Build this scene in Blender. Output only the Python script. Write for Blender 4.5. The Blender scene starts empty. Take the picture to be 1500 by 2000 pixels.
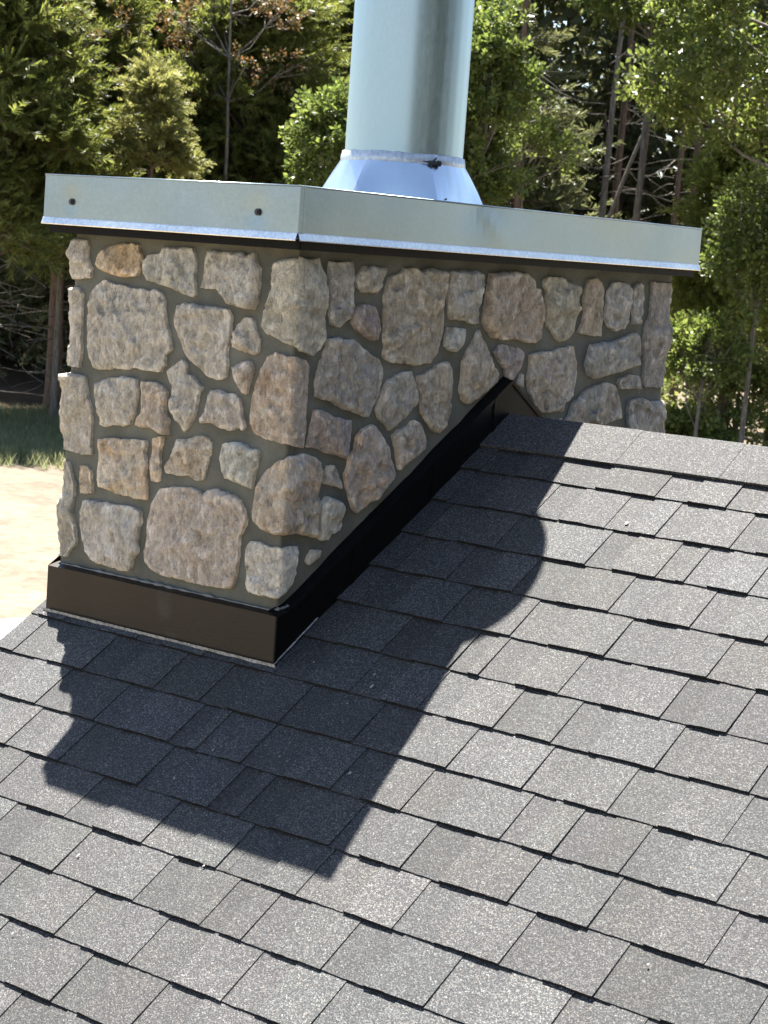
import bpy, math, random
import numpy as np
from mathutils import Vector, Matrix, noise
from mathutils.geometry import delaunay_2d_cdt

rnd = random.Random(11)
R = math.radians
scene = bpy.context.scene
COL = scene.collection

# ------------------------------------------------------------------ camera
CAM = Vector((3.0478, -3.4978, 1.0086))
cr = Vector((0.77886, 0.62325, 0.070258)); cu = Vector((-0.136429, 0.059015, 0.98889)); cf = Vector((-0.61218, 0.779792, -0.130994))
cd = bpy.data.cameras.new('camera'); cam = bpy.data.objects.new('camera', cd); COL.objects.link(cam)
M3 = Matrix((cr, cu, -cf)).transposed()
cam.matrix_world = Matrix.Translation(CAM) @ M3.to_4x4()
cd.sensor_fit = 'VERTICAL'; cd.sensor_height = 24.0; cd.lens = 24.0 * 3832.84 / 2000
cd.clip_start = 0.05; cd.clip_end = 2000
cd.dof.use_dof = True; cd.dof.focus_distance = 4.9; cd.dof.aperture_fstop = 11
scene.camera = cam

# ------------------------------------------------------------------ world, sun, exposure
SUN_EL, SUN_AZ = R(64.6), R(-54.1)          # azimuth from +y towards +x
w = bpy.data.worlds.new('World'); scene.world = w; w.use_nodes = True
nt = w.node_tree; bg = nt.nodes['Background']
sky = nt.nodes.new('ShaderNodeTexSky'); sky.sky_type = 'NISHITA'; sky.sun_disc = False
sky.sun_elevation = SUN_EL; sky.sun_rotation = SUN_AZ
sky.air_density = 1.0; sky.dust_density = .7; sky.ozone_density = 1.0
nt.links.new(sky.outputs[0], bg.inputs[0]); bg.inputs[1].default_value = 0.05
sd = bpy.data.lights.new('sun', 'SUN'); sd.energy = 5.0; sd.angle = R(0.53); sd.color = (1.0, 0.95, 0.87)
sun = bpy.data.objects.new('sun', sd); COL.objects.link(sun)
sdir = Vector((math.sin(SUN_AZ)*math.cos(SUN_EL), math.cos(SUN_AZ)*math.cos(SUN_EL), math.sin(SUN_EL)))
sun.rotation_euler = sdir.to_track_quat('Z', 'Y').to_euler(); sun.location = sdir*30
vs = scene.view_settings; vs.view_transform = 'Standard'; vs.look = 'None'; vs.gamma = 1.0; vs.use_curve_mapping = False
vs.exposure = 2.5
scene.cycles.max_bounces = 8; scene.cycles.transmission_bounces = 4; scene.cycles.diffuse_bounces = 4

# ------------------------------------------------------------------ helpers
def tag(o, label=None, cat=None, group=None, kind=None):
    if label: o['label'] = label
    if cat: o['category'] = cat
    if group: o['group'] = group
    if kind: o['kind'] = kind
    return o
def link(name, me, mat=None, parent=None):
    o = bpy.data.objects.new(name, me); COL.objects.link(o)
    if mat is not None and me is not None and not me.materials: me.materials.append(mat)
    if parent is not None: o.parent = parent
    return o
def empty(name, loc, label, cat, group=None):
    o = bpy.data.objects.new(name, None); o.location = loc; COL.objects.link(o); o.empty_display_size = .2
    return tag(o, label, cat, group)
def mesh(name, verts, faces, smooth=False):
    me = bpy.data.meshes.new(name); me.from_pydata([tuple(v) for v in verts], [], faces); me.update()
    if smooth: me.shade_smooth()
    return me
def tri_mesh(name, V, F, smooth=False):
    V = np.asarray(V, np.float32); F = np.asarray(F, np.int32)
    me = bpy.data.meshes.new(name)
    me.vertices.add(len(V)); me.vertices.foreach_set('co', V.ravel())
    me.loops.add(F.size); me.loops.foreach_set('vertex_index', F.ravel())
    me.polygons.add(len(F)); me.polygons.foreach_set('loop_start', np.arange(0, F.size, 3, dtype=np.int32))
    me.polygons.foreach_set('loop_total', np.full(len(F), 3, np.int32))
    me.update(calc_edges=True); me.validate()
    if smooth: me.shade_smooth()
    return me
class MB:
    def __init__(s): s.v = []; s.f = []
    def add(s, vs, fs):
        b = len(s.v); s.v += [tuple(v) for v in vs]; s.f += [tuple(b+i for i in f) for f in fs]; return s
    def box(s, x0, x1, y0, y1, z0, z1):
        return s.add([(x0,y0,z0),(x1,y0,z0),(x1,y1,z0),(x0,y1,z0),(x0,y0,z1),(x1,y0,z1),(x1,y1,z1),(x0,y1,z1)],
              [(0,3,2,1),(4,5,6,7),(0,1,5,4),(1,2,6,5),(2,3,7,6),(3,0,4,7)])
    def hexa(s, p): # eight points: bottom loop, top loop
        return s.add(p, [(0,3,2,1),(4,5,6,7),(0,1,5,4),(1,2,6,5),(2,3,7,6),(3,0,4,7)])
    def tube(s, pts, rs, n=8, cap=True):
        pts = [Vector(p) for p in pts]; b = len(s.v)
        for i, p in enumerate(pts):
            d = (pts[min(i+1, len(pts)-1)] - pts[max(i-1, 0)]).normalized()
            a = d.orthogonal().normalized() if i == 0 else (a - d*a.dot(d)).normalized()
            c = d.cross(a)
            for k in range(n):
                t = 2*math.pi*k/n; s.v.append(tuple(p + (a*math.cos(t) + c*math.sin(t))*rs[i]))
        for i in range(len(pts)-1):
            for k in range(n):
                s.f.append((b+i*n+k, b+i*n+(k+1)%n, b+(i+1)*n+(k+1)%n, b+(i+1)*n+k))
        if cap: s.f.append(tuple(b+k for k in range(n))[::-1]); s.f.append(tuple(b+(len(pts)-1)*n+k for k in range(n)))
        return s
    def lathe(s, prof, c, n=48):
        b = len(s.v); m = len(prof)
        for k in range(n):
            t = 2*math.pi*k/n
            for r, z in prof: s.v.append((c[0]+r*math.cos(t), c[1]+r*math.sin(t), z))
        for k in range(n):
            for j in range(m-1):
                s.f.append((b+k*m+j, b+((k+1)%n)*m+j, b+((k+1)%n)*m+j+1, b+k*m+j+1))
        return s
    def build(s, name, mat, parent=None, smooth=False, bevel=0):
        o = link(name, mesh(name, s.v, s.f, smooth), mat, parent)
        if bevel:
            m = o.modifiers.new('bevel', 'BEVEL'); m.width = bevel; m.segments = 2; m.limit_method = 'ANGLE'; m.angle_limit = R(40)
        return o

# ------------------------------------------------------------------ materials
def newmat(name):
    m = bpy.data.materials.new(name); m.use_nodes = True; t = m.node_tree; b = t.nodes['Principled BSDF']
    def N(ty, **kw):
        n = t.nodes.new(ty)
        for k, v in kw.items():
            if isinstance(v, str) and hasattr(n, k): setattr(n, k, v)
            elif hasattr(n, k) and not k[0].isupper(): setattr(n, k, v)
            else: n.inputs[k.replace('_', ' ')].default_value = v
        return n
    L = t.links.new
    return m, t, b, N, L
def ramp(N, stops, interp='LINEAR'):
    r = N('ShaderNodeValToRGB'); e = r.color_ramp; e.interpolation = interp
    while len(e.elements) < len(stops): e.elements.new(.5)
    for el, (p, c) in zip(e.elements, stops):
        el.position = p; el.color = (c[0], c[1], c[2], 1) if len(c) == 3 else c
    return r
def mix(N, L, a, b, fac, mode='MIX'):
    m = N('ShaderNodeMix'); m.data_type = 'RGBA'; m.blend_type = mode
    for sock, val in ((m.inputs[0], fac), (m.inputs[6], a), (m.inputs[7], b)):
        if hasattr(val, 'is_linked') or hasattr(val, 'links'): L(val, sock)
        elif isinstance(val, (int, float)): sock.default_value = val
        else: sock.default_value = (*val, 1)
    return m.outputs[2]
def math_(N, L, op, a, b=0.0, clamp=False):
    m = N('ShaderNodeMath'); m.operation = op; m.use_clamp = clamp
    for s, v in ((m.inputs[0], a), (m.inputs[1], b)):
        if hasattr(v, 'links'): L(v, s)
        else: s.default_value = v
    return m.outputs[0]
def bump(N, L, b, h, strength, dist, prev=None):
    n = N('ShaderNodeBump'); n.inputs['Strength'].default_value = strength; n.inputs['Distance'].default_value = dist
    L(h, n.inputs['Height'])
    if prev is not None: L(prev, n.inputs['Normal'])
    L(n.outputs[0], b.inputs['Normal']); return n.outputs[0]

def shingle_mat():
    m, t, b, N, L = newmat('asphalt_shingle')
    co = N('ShaderNodeNewGeometry').outputs['Position']
    oi = N('ShaderNodeObjectInfo')
    v = N('ShaderNodeTexVoronoi'); v.inputs['Scale'].default_value = 470; L(co, v.inputs['Vector'])
    v.inputs['Randomness'].default_value = 1
    sep = N('ShaderNodeSeparateColor'); L(v.outputs['Color'], sep.inputs[0])
    g = ramp(N, [(0.0, (.012,.012,.015)), (.37, (.0150,.0162,.0178)), (.56, (.034,.0355,.0362)), (.74, (.086,.087,.0855)), (.93, (.27,.27,.262))])
    n2 = N('ShaderNodeTexNoise'); n2.inputs['Scale'].default_value = 210; n2.inputs['Detail'].default_value = 3; L(co, n2.inputs['Vector'])
    f = math_(N, L, 'ADD', math_(N, L, 'MULTIPLY', sep.outputs[0], .55), math_(N, L, 'MULTIPLY', n2.outputs[0], .45))
    L(f, g.inputs[0])
    # hue of single granules: rust, blue grey
    tint = ramp(N, [(0, (1.0,1.0,1.03)), (.70, (1,1,1)), (.8, (1.25,1.0,.80)), (.9, (.88,1.0,1.12)), (1, (1.2,1.0,.9))], 'CONSTANT')
    L(sep.outputs[1], tint.inputs[0])
    c = mix(N, L, g.outputs[0], tint.outputs[0], .8, 'MULTIPLY')
    # tone of each tab
    c = mix(N, L, c, oi.outputs['Color'], 1.0, 'MULTIPLY')
    big = N('ShaderNodeTexNoise'); big.inputs['Scale'].default_value = 5; big.inputs['Detail'].default_value = 4; L(co, big.inputs['Vector'])
    br = ramp(N, [(.3, (.86,.86,.87)), (.7, (1.13,1.12,1.10))]); L(big.outputs[0], br.inputs[0])
    c = mix(N, L, c, br.outputs[0], 1.0, 'MULTIPLY')
    # pale scuffs
    sc = N('ShaderNodeTexNoise'); sc.inputs['Scale'].default_value = 17; sc.inputs['Detail'].default_value = 6; sc.inputs['Roughness'].default_value = .7; L(co, sc.inputs['Vector'])
    sr = ramp(N, [(.70, (0,0,0)), (.80, (.35,.35,.35))]); L(sc.outputs[0], sr.inputs[0])
    c = mix(N, L, c, (.25,.25,.24), sr.outputs[0])
    L(c, b.inputs['Base Color']); b.inputs['Roughness'].default_value = .8
    b.inputs['Specular IOR Level'].default_value = .35
    p = bump(N, L, b, v.outputs['Distance'], .55, .0016)
    return m
def stone_mat():
    m, t, b, N, L = newmat('rough_stone')
    g = N('ShaderNodeNewGeometry'); oi = N('ShaderNodeObjectInfo')
    off = N('ShaderNodeVectorMath'); off.operation = 'SCALE'; off.inputs[0].default_value = (7.3, 3.1, 5.7); L(oi.outputs['Random'], off.inputs[3])
    ad = N('ShaderNodeVectorMath'); ad.operation = 'ADD'; L(g.outputs['Position'], ad.inputs[0]); L(off.outputs[0], ad.inputs[1]); co = ad.outputs[0]
    def noise_(sc, det=6, ro=.6, dist=0.0):
        n = N('ShaderNodeTexNoise'); n.inputs['Scale'].default_value = sc; n.inputs['Detail'].default_value = det
        n.inputs['Roughness'].default_value = ro; n.inputs['Distortion'].default_value = dist; L(co, n.inputs['Vector']); return n
    n1 = noise_(9, 5, .6, .8); n2 = noise_(34, 9, .70, .25); n3 = noise_(1.0, 6, .7)
    mp3 = N('ShaderNodeMapping'); mp3.inputs['Scale'].default_value = (135, 135, 55); mp3.inputs['Rotation'].default_value = (.3, .25, 0); L(co, mp3.inputs[0]); L(mp3.outputs[0], n3.inputs['Vector'])
    dis = N('ShaderNodeVectorMath'); dis.operation = 'MULTIPLY_ADD'; L(n2.outputs['Color'], dis.inputs[0]); dis.inputs[1].default_value = (.035,.035,.035); L(co, dis.inputs[2])
    vo = N('ShaderNodeTexVoronoi'); vo.inputs['Scale'].default_value = 42; vo.feature = 'F1'; vo.distance = 'CHEBYCHEV'; L(dis.outputs[0], vo.inputs['Vector'])
    vs_ = N('ShaderNodeSeparateColor'); L(vo.outputs['Color'], vs_.inputs[0])
    base = ramp(N, [(.30, (.27,.24,.205)), (.44, (.45,.42,.37)), (.56, (.55,.52,.47)), (.70, (.68,.655,.61))])
    L(math_(N, L, 'ADD', math_(N, L, 'MULTIPLY', n1.outputs[0], .5), math_(N, L, 'MULTIPLY', n2.outputs[0], .5)), base.inputs[0])
    c = base.outputs[0]
    # rust staining: amount kept in the object's colour alpha; tint in rgb
    n4 = noise_(8.5, 5, .65, .8)
    rr = ramp(N, [(.48, (0,0,0)), (.68, (1,1,1))]); L(n4.outputs[0], rr.inputs[0])
    ru = math_(N, L, 'MULTIPLY', rr.outputs[0], oi.outputs['Alpha'])
    c = mix(N, L, c, mix(N, L, c, (1.0,.72,.46), 1.0, 'MULTIPLY'), ru)
    c = mix(N, L, c, oi.outputs['Color'], 1.0, 'MULTIPLY')
    ct = N('ShaderNodeMapRange'); ct.inputs['To Min'].default_value = .80; ct.inputs['To Max'].default_value = 1.14; L(vs_.outputs[1], ct.inputs[0])
    c = mix(N, L, c, ct.outputs[0], .9, 'MULTIPLY')
    # pale calcite crust and dark pits
    cr2 = ramp(N, [(.54, (0,0,0)), (.66, (.7,.7,.7))]); L(n2.outputs[0], cr2.inputs[0])
    c = mix(N, L, c, (.76,.735,.69), cr2.outputs[0])
    dk = ramp(N, [(.34, (.62,.59,.55)), (.50, (1.0,1.0,1.0)), (.62, (1.16,1.15,1.13))]); L(n3.outputs[0], dk.inputs[0])
    c = mix(N, L, c, dk.outputs[0], .8, 'MULTIPLY')
    # edges are paler, hollows darker
    pt = ramp(N, [(.44, (.78,.77,.75)), (.50, (1,1,1)), (.56, (1.28,1.26,1.23))]); L(g.outputs['Pointiness'], pt.inputs[0])
    c = mix(N, L, c, pt.outputs[0], 1.0, 'MULTIPLY')
    L(c, b.inputs['Base Color']); b.inputs['Roughness'].default_value = .88; b.inputs['Specular IOR Level'].default_value = .3
    p = bump(N, L, b, math_(N, L, 'ADD', math_(N, L, 'MULTIPLY', vs_.outputs[0], .35), vo.outputs['Distance']), .55, .010)
    p = bump(N, L, b, n2.outputs[0], 1.0, .018, p)
    bump(N, L, b, n3.outputs[0], 1.0, .009, p)
    return m
def mortar_mat():
    m, t, b, N, L = newmat('mortar')
    co = N('ShaderNodeNewGeometry').outputs['Position']
    n = N('ShaderNodeTexNoise'); n.inputs['Scale'].default_value = 9; n.inputs['Detail'].default_value = 6; L(co, n.inputs['Vector'])
    r = ramp(N, [(.3, (.074,.075,.062)), (.52, (.108,.109,.092)), (.72, (.145,.146,.126))]); L(n.outputs[0], r.inputs[0])
    L(r.outputs[0], b.inputs['Base Color']); b.inputs['Roughness'].default_value = .9
    n2 = N('ShaderNodeTexNoise'); n2.inputs['Scale'].default_value = 120; n2.inputs['Detail'].default_value = 6; L(co, n2.inputs['Vector'])
    p = bump(N, L, b, n2.outputs[0], .6, .004)
    n3 = N('ShaderNodeTexNoise'); n3.inputs['Scale'].default_value = 26; L(co, n3.inputs['Vector'])
    bump(N, L, b, n3.outputs[0], .5, .008, p)
    return m
def metal_mat(name='galvanised_steel', col=(.245,.305,.352), rough=.33, aniso=True, spangle=1.0, stretch=(1,1,1), lowk=.72):
    m, t, b, N, L = newmat(name)
    co = N('ShaderNodeNewGeometry').outputs['Position']
    mp = N('ShaderNodeMapping'); mp.inputs['Scale'].default_value = stretch; L(co, mp.inputs[0])
    v = N('ShaderNodeTexVoronoi'); v.inputs['Scale'].default_value = 170; L(mp.outputs[0], v.inputs['Vector'])
    sep = N('ShaderNodeSeparateColor'); L(v.outputs['Color'], sep.inputs[0])
    n = N('ShaderNodeTexNoise'); n.inputs['Scale'].default_value = 6; n.inputs['Detail'].default_value = 7; n.inputs['Roughness'].default_value = .6; L(mp.outputs[0], n.inputs['Vector'])
    f = math_(N, L, 'ADD', math_(N, L, 'MULTIPLY', sep.outputs[0], .35*spangle), math_(N, L, 'MULTIPLY', n.outputs[0], .8))
    r = ramp(N, [(.15, tuple(k*lowk for k in col)), (.55, col), (.95, tuple(min(1, k*(2.02-lowk)) for k in col))]); L(f, r.inputs[0])
    # spangle, plus broad blotches that paint soft reflections into the colour
    L(r.outputs[0], b.inputs['Base Color']); b.inputs['Metallic'].default_value = 1.0
    rr = N('ShaderNodeMapRange'); rr.inputs['To Min'].default_value = rough-.08; rr.inputs['To Max'].default_value = rough+.10; L(f, rr.inputs[0]); L(rr.outputs[0], b.inputs['Roughness'])
    n2 = N('ShaderNodeTexNoise'); n2.inputs['Scale'].default_value = 4.0; n2.inputs['Detail'].default_value = 2; L(mp.outputs[0], n2.inputs['Vector'])
    bump(N, L, b, n2.outputs[0], .12, .01)
    return m
def simple_mat(name, col, rough=.6, metallic=0.0, bump_s=0, var=.15, scale=30, spec=.5):
    m, t, b, N, L = newmat(name)
    co = N('ShaderNodeNewGeometry').outputs['Position']
    n = N('ShaderNodeTexNoise'); n.inputs['Scale'].default_value = scale; n.inputs['Detail'].default_value = 5; L(co, n.inputs['Vector'])
    r = ramp(N, [(.3, tuple(k*(1-var) for k in col)), (.7, tuple(k*(1+var) for k in col))]); L(n.outputs[0], r.inputs[0])
    L(r.outputs[0], b.inputs['Base Color']); b.inputs['Roughness'].default_value = rough; b.inputs['Metallic'].default_value = metallic
    b.inputs['Specular IOR Level'].default_value = spec
    if bump_s: bump(N, L, b, n.outputs[0], bump_s, .004)
    return m
def brown_metal():
    m, t, b, N, L = newmat('brown_coil_stock')
    co = N('ShaderNodeNewGeometry').outputs['Position']
    mp = N('ShaderNodeMapping'); mp.inputs['Scale'].default_value = (30, 30, 330); L(co, mp.inputs[0])
    n = N('ShaderNodeTexNoise'); n.inputs['Scale'].default_value = 1.0; n.inputs['Detail'].default_value = 4; n.inputs['Distortion'].default_value = .6; L(mp.outputs[0], n.inputs['Vector'])
    r = ramp(N, [(.3, (.0125,.0082,.0055)), (.7, (.0175,.0112,.0072))]); L(n.outputs[0], r.inputs[0])
    d = N('ShaderNodeTexNoise'); d.inputs['Scale'].default_value = 7; d.inputs['Detail'].default_value = 6; L(co, d.inputs['Vector'])
    dr = ramp(N, [(.62, (0,0,0)), (.8, (.3,.3,.3))]); L(d.outputs[0], dr.inputs[0])
    c = mix(N, L, r.outputs[0], (.12,.11,.10), dr.outputs[0])
    L(c, b.inputs['Base Color']); b.inputs['Roughness'].default_value = .45; b.inputs['Specular IOR Level'].default_value = .25
    bump(N, L, b, n.outputs[0], .35, .002)
    return m
def leaf_mat(name, stops, trans=.35, rough=.5, spec=.4):
    m, t, b, N, L = newmat(name)
    g = N('ShaderNodeNewGeometry'); oi = N('ShaderNodeObjectInfo')
    n = N('ShaderNodeTexNoise'); n.inputs['Scale'].default_value = 1.1; n.inputs['Detail'].default_value = 3; L(g.outputs['Position'], n.inputs['Vector'])
    f = math_(N, L, 'ADD', math_(N, L, 'MULTIPLY', g.outputs['Random Per Island'], .5), math_(N, L, 'MULTIPLY', n.outputs[0], .55))
    f = math_(N, L, 'ADD', f, math_(N, L, 'MULTIPLY', math_(N, L, 'SUBTRACT', oi.outputs['Random'], .5), .2))
    r = ramp(N, stops); L(f, r.inputs[0])
    L(r.outputs[0], b.inputs['Base Color']); b.inputs['Roughness'].default_value = rough; b.inputs['Specular IOR Level'].default_value = spec
    tr = N('ShaderNodeBsdfTranslucent'); hs = N('ShaderNodeHueSaturation'); hs.inputs['Value'].default_value = 1.5; hs.inputs['Saturation'].default_value = 1.05
    L(r.outputs[0], hs.inputs['Color']); L(hs.outputs[0], tr.inputs[0])
    mx = N('ShaderNodeMixShader'); mx.inputs[0].default_value = trans
    L(b.outputs[0], mx.inputs[1]); L(tr.outputs[0], mx.inputs[2]); L(mx.outputs[0], t.nodes['Material Output'].inputs[0])
    return m
def bark_mat(name, a, c_, sc=(14, 14, 3)):
    m, t, b, N, L = newmat(name)
    co = N('ShaderNodeTexCoord').outputs['Object']
    mp = N('ShaderNodeMapping'); mp.inputs['Scale'].default_value = sc; L(co, mp.inputs[0])
    n = N('ShaderNodeTexNoise'); n.inputs['Scale'].default_value = 1.5; n.inputs['Detail'].default_value = 7; n.inputs['Roughness'].default_value = .7; L(mp.outputs[0], n.inputs['Vector'])
    r = ramp(N, [(.32, a), (.68, c_)]); L(n.outputs[0], r.inputs[0])
    L(r.outputs[0], b.inputs['Base Color']); b.inputs['Roughness'].default_value = .9
    bump(N, L, b, n.outputs[0], .8, .03)
    return m
def ground_mat(name, stops, sc1, sc2, b_s=.5, b_d=.05):
    m, t, b, N, L = newmat(name)
    co = N('ShaderNodeNewGeometry').outputs['Position']
    n1 = N('ShaderNodeTexNoise'); n1.inputs['Scale'].default_value = sc1; n1.inputs['Detail'].default_value = 7; n1.inputs['Roughness'].default_value = .65; L(co, n1.inputs['Vector'])
    n2 = N('ShaderNodeTexNoise'); n2.inputs['Scale'].default_value = sc2; n2.inputs['Detail'].default_value = 6; n2.inputs['Roughness'].default_value = .75; L(co, n2.inputs['Vector'])
    f = math_(N, L, 'ADD', math_(N, L, 'MULTIPLY', n1.outputs[0], .5), math_(N, L, 'MULTIPLY', n2.outputs[0], .5))
    r = ramp(N, stops); L(f, r.inputs[0]); L(r.outputs[0], b.inputs['Base Color']); b.inputs['Roughness'].default_value = .95
    b.inputs['Specular IOR Level'].default_value = .15
    bump(N, L, b, n2.outputs[0], b_s, b_d)
    return m

MAT = dict(
    shingle=shingle_mat(), edge=simple_mat('cut_asphalt_edge', (.011,.011,.012), .85, 0, .4, .4, 200, .2), stone=stone_mat(), mortar=mortar_mat(),
    steel=metal_mat(spangle=.6, lowk=.80), hem=metal_mat('lit_hem_steel', (.80,.775,.735), .42), collar=metal_mat('bright_collar_steel', (.70,.74,.77), .3, spangle=.3, lowk=.92), pipe=metal_mat('galvanised_pipe', (.36,.465,.52), .40, stretch=(1,1,.4), lowk=.92),  # hem is the same sheet, paler to put its sky shine in the colour
    brown=brown_metal(), black=simple_mat('black_metal', (.0045,.0043,.0043), .5, 0, .15, .3, 60, .09),
    seal=simple_mat('clear_sealant', (.13,.13,.125), .2, 0, .4, .3, 70), cream=simple_mat('white_sealant', (.55,.54,.50), .35, 0, .3, .2, 40),
    silver=simple_mat('silver_sealant', (.50,.53,.57), .35, .35, .5, .2, 90),
    screw=simple_mat('dark_screw', (.06,.06,.065), .4, .6), bare=simple_mat('bare_metal_edge', (.24,.24,.24), .55, .2, 0, .7, 160),
    wall=simple_mat('board_siding', (.35,.33,.29), .7), deck=simple_mat('roof_deck', (.05,.05,.05), .9),
    fascia=simple_mat('fascia_board', (.06,.04,.03), .6),
    cedar=leaf_mat('cedar_foliage', [(.15,(.055,.068,.018)), (.45,(.118,.136,.034)), (.75,(.19,.20,.052)), (1,(.27,.24,.09))], .5),
    cedar3=leaf_mat('olive_cedar_foliage', [(.15,(.085,.105,.024)), (.5,(.16,.185,.045)), (1,(.26,.26,.08))], .55),  # cedar colours raised to stand in for sunlight on this crown
    cedar2=leaf_mat('pale_cedar_foliage', [(.15,(.09,.095,.033)), (.5,(.17,.175,.055)), (.9,(.25,.24,.09))], .5),
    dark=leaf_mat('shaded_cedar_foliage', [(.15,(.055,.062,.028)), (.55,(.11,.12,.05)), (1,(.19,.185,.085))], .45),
    oak=leaf_mat('oak_leaves', [(.15,(.055,.078,.019)), (.5,(.11,.145,.036)), (.8,(.18,.20,.06)), (1,(.27,.25,.09))], .5, .38, .5),
    rust=leaf_mat('turning_leaves', [(.15,(.05,.055,.02)), (.45,(.085,.07,.028)), (.75,(.14,.075,.032)), (1,(.22,.12,.06))], .35),
    bark=bark_mat('cedar_bark', (.055,.036,.026), (.20,.13,.095)), greybark=bark_mat('oak_bark', (.055,.047,.04), (.24,.21,.18)),
    sand=ground_mat('sandy_dirt', [(.34, (.070,.056,.041)), (.5, (.135,.110,.083)), (.66, (.20,.168,.130))], .5, 5.0),
    litter=ground_mat('leaf_litter', [(.3,(.035,.024,.016)), (.5,(.085,.055,.036)), (.7,(.17,.115,.08))], .6, 7.0, .8, .08),
    turf=ground_mat('dry_turf', [(.3,(.06,.065,.035)), (.55,(.11,.115,.06)), (.75,(.19,.165,.11))], .5, 5.0),
    dry=ground_mat('dry_ground', [(.3,(.13,.105,.065)), (.55,(.22,.18,.12)), (.75,(.30,.25,.17))], .4, 5.0),
    grass=leaf_mat('grass_blades', [(.1,(.08,.10,.045)), (.5,(.16,.18,.085)), (1,(.30,.27,.15))], .4),
    crumb=simple_mat('dried_mortar', (.22,.22,.21), .9),
    conc=simple_mat('pale_concrete', (.52,.48,.40), .85, 0, .2, .08, 3),
)

# ------------------------------------------------------------------ ground
def gz(x, y): return -3.2 + .015*math.hypot(x, y)
def sheet(name, poly, mat, lift, step=1.5, jag=.5):
    # closed polygon in x, y draped on the terrain
    pts = []
    for i, a in enumerate(poly):
        b = poly[(i+1) % len(poly)]; n = max(1, int(math.dist(a, b)/step))
        for k in range(n):
            t = k/n; q = (a[0]+(b[0]-a[0])*t, a[1]+(b[1]-a[1])*t)
            s = jag*(noise.noise(Vector((q[0]*.7, q[1]*.7, 3))) + .6*noise.noise(Vector((q[0]*2.1, q[1]*2.1, 9))))
            pts.append((q[0]+s, q[1]-s*.7))
    n = len(pts)
    xs = [p[0] for p in pts]; ys = [p[1] for p in pts]
    inner = []
    x = min(xs)
    while x < max(xs):
        y = min(ys)
        while y < max(ys): inner.append((x, y)); y += step*2
        x += step*2
    r = delaunay_2d_cdt([Vector(p) for p in pts+inner], [(i, (i+1) % n) for i in range(n)], [], 1, 1e-4)
    return link(name, mesh(name, [(v.x, v.y, gz(v.x, v.y)+lift) for v in r[0]], [tuple(f) for f in r[2]], True), mat)
def ground():
    rings = [0,3,6,10,14,18,23,28,34,40,47,55,65,80,100,130,180,260,400]; n = 72
    V = [(0,0,gz(0,0))]; F = []
    for r in rings[1:]:
        for k in range(n):
            x, y = r*math.cos(2*math.pi*k/n), r*math.sin(2*math.pi*k/n)
            V.append((x, y, gz(x, y)))
    for k in range(n): F.append((0, 1+k, 1+(k+1) % n))
    for i in range(len(rings)-2):
        for k in range(n):
            a = 1+i*n; F.append((a+k, a+n+k, a+n+(k+1) % n, a+(k+1) % n))
    tag(link('ground', mesh('ground', V, F, True), MAT['dry']), 'dry grassy ground around the house', 'ground', kind='structure')
ground()
tag(sheet('sandy_drive', [(-6.04,0.67),(-2.84,3.31),(-2.85,9.2),(-10.28,34.22),(-36.01,99.34),(-54.13,90.47),(-24.02,38.54),(-26.41,30.52),(-36.95,14.84)], MAT['sand'], .005, 2.5, .3), 'sunlit pale sandy drive along the edge of the wood', 'drive', kind='structure')
tag(sheet('forest_floor', [(-28.66,13.55),(-27.63,18.93),(-26.73,21.07),(-26.13,22.08),(-25.5,23.36),(-23.23,25.32),(-20.72,28.68),(-19.95,32.83),(-20.97,36.9),(-27.1,48.38),(-33.16,62.19),(-32.74,73.6),(-23.08,82.63),(-31.09,142.57),(-135.72,53.46)], MAT['litter'], .012), 'brown leaf litter under the trees', 'forest floor', kind='structure')
tag(sheet('grass_verge', [(-23.37,10.71),(-22.38,15.09),(-21.87,17.06),(-21.24,17.79),(-20.55,19.28),(-18.54,22.77),(-17.59,26),(-18.61,30.13),(-20.95,33.98),(-21.31,29.48),(-23.9,26.06),(-26.08,23.91),(-26.88,22.74),(-27.5,21.71),(-28.43,19.52),(-29.54,14.03)], MAT['turf'], .020, 1.0, .5), 'strip of short dull grass between the sand and the wood', 'verge', kind='structure')
tag(sheet('path', [(-12.05,8.6),(-12.05,9.75),(-11.2,10.5),(-7,12.5),(-4,11),(-8,7),(-12,5)], MAT['conc'], .008, 2.0, .02), 'pale smooth strip of ground beside the house below the roof edge', 'path', kind='structure')

# ------------------------------------------------------------------ house and roof
PI = 0.57227; CP, SP = math.cos(PI), math.sin(PI)
YR, ZR = .9067, .9067*math.tan(PI); SR = YR/CP
E = .143; S0 = .9799
RAKE = -.853; XEND = 6.0
def slope(x, s, h): return (x, s*CP - h*SP, s*SP + h*CP)
house = empty('house', (0, -.5, -3.2), 'low house under a dark grey asphalt shingle gable roof', 'house')
house_inv = Matrix.Translation((0, -.5, -3.2)).inverted()
def keep(o, inv): o.matrix_parent_inverse = inv; return o
SE = -2.9                                          # eave
k = MB()
k.box(RAKE+.3, XEND-.3, SE*CP+.45, 2*YR-SE*CP-.45, -3.15, SE*SP-.16)
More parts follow.
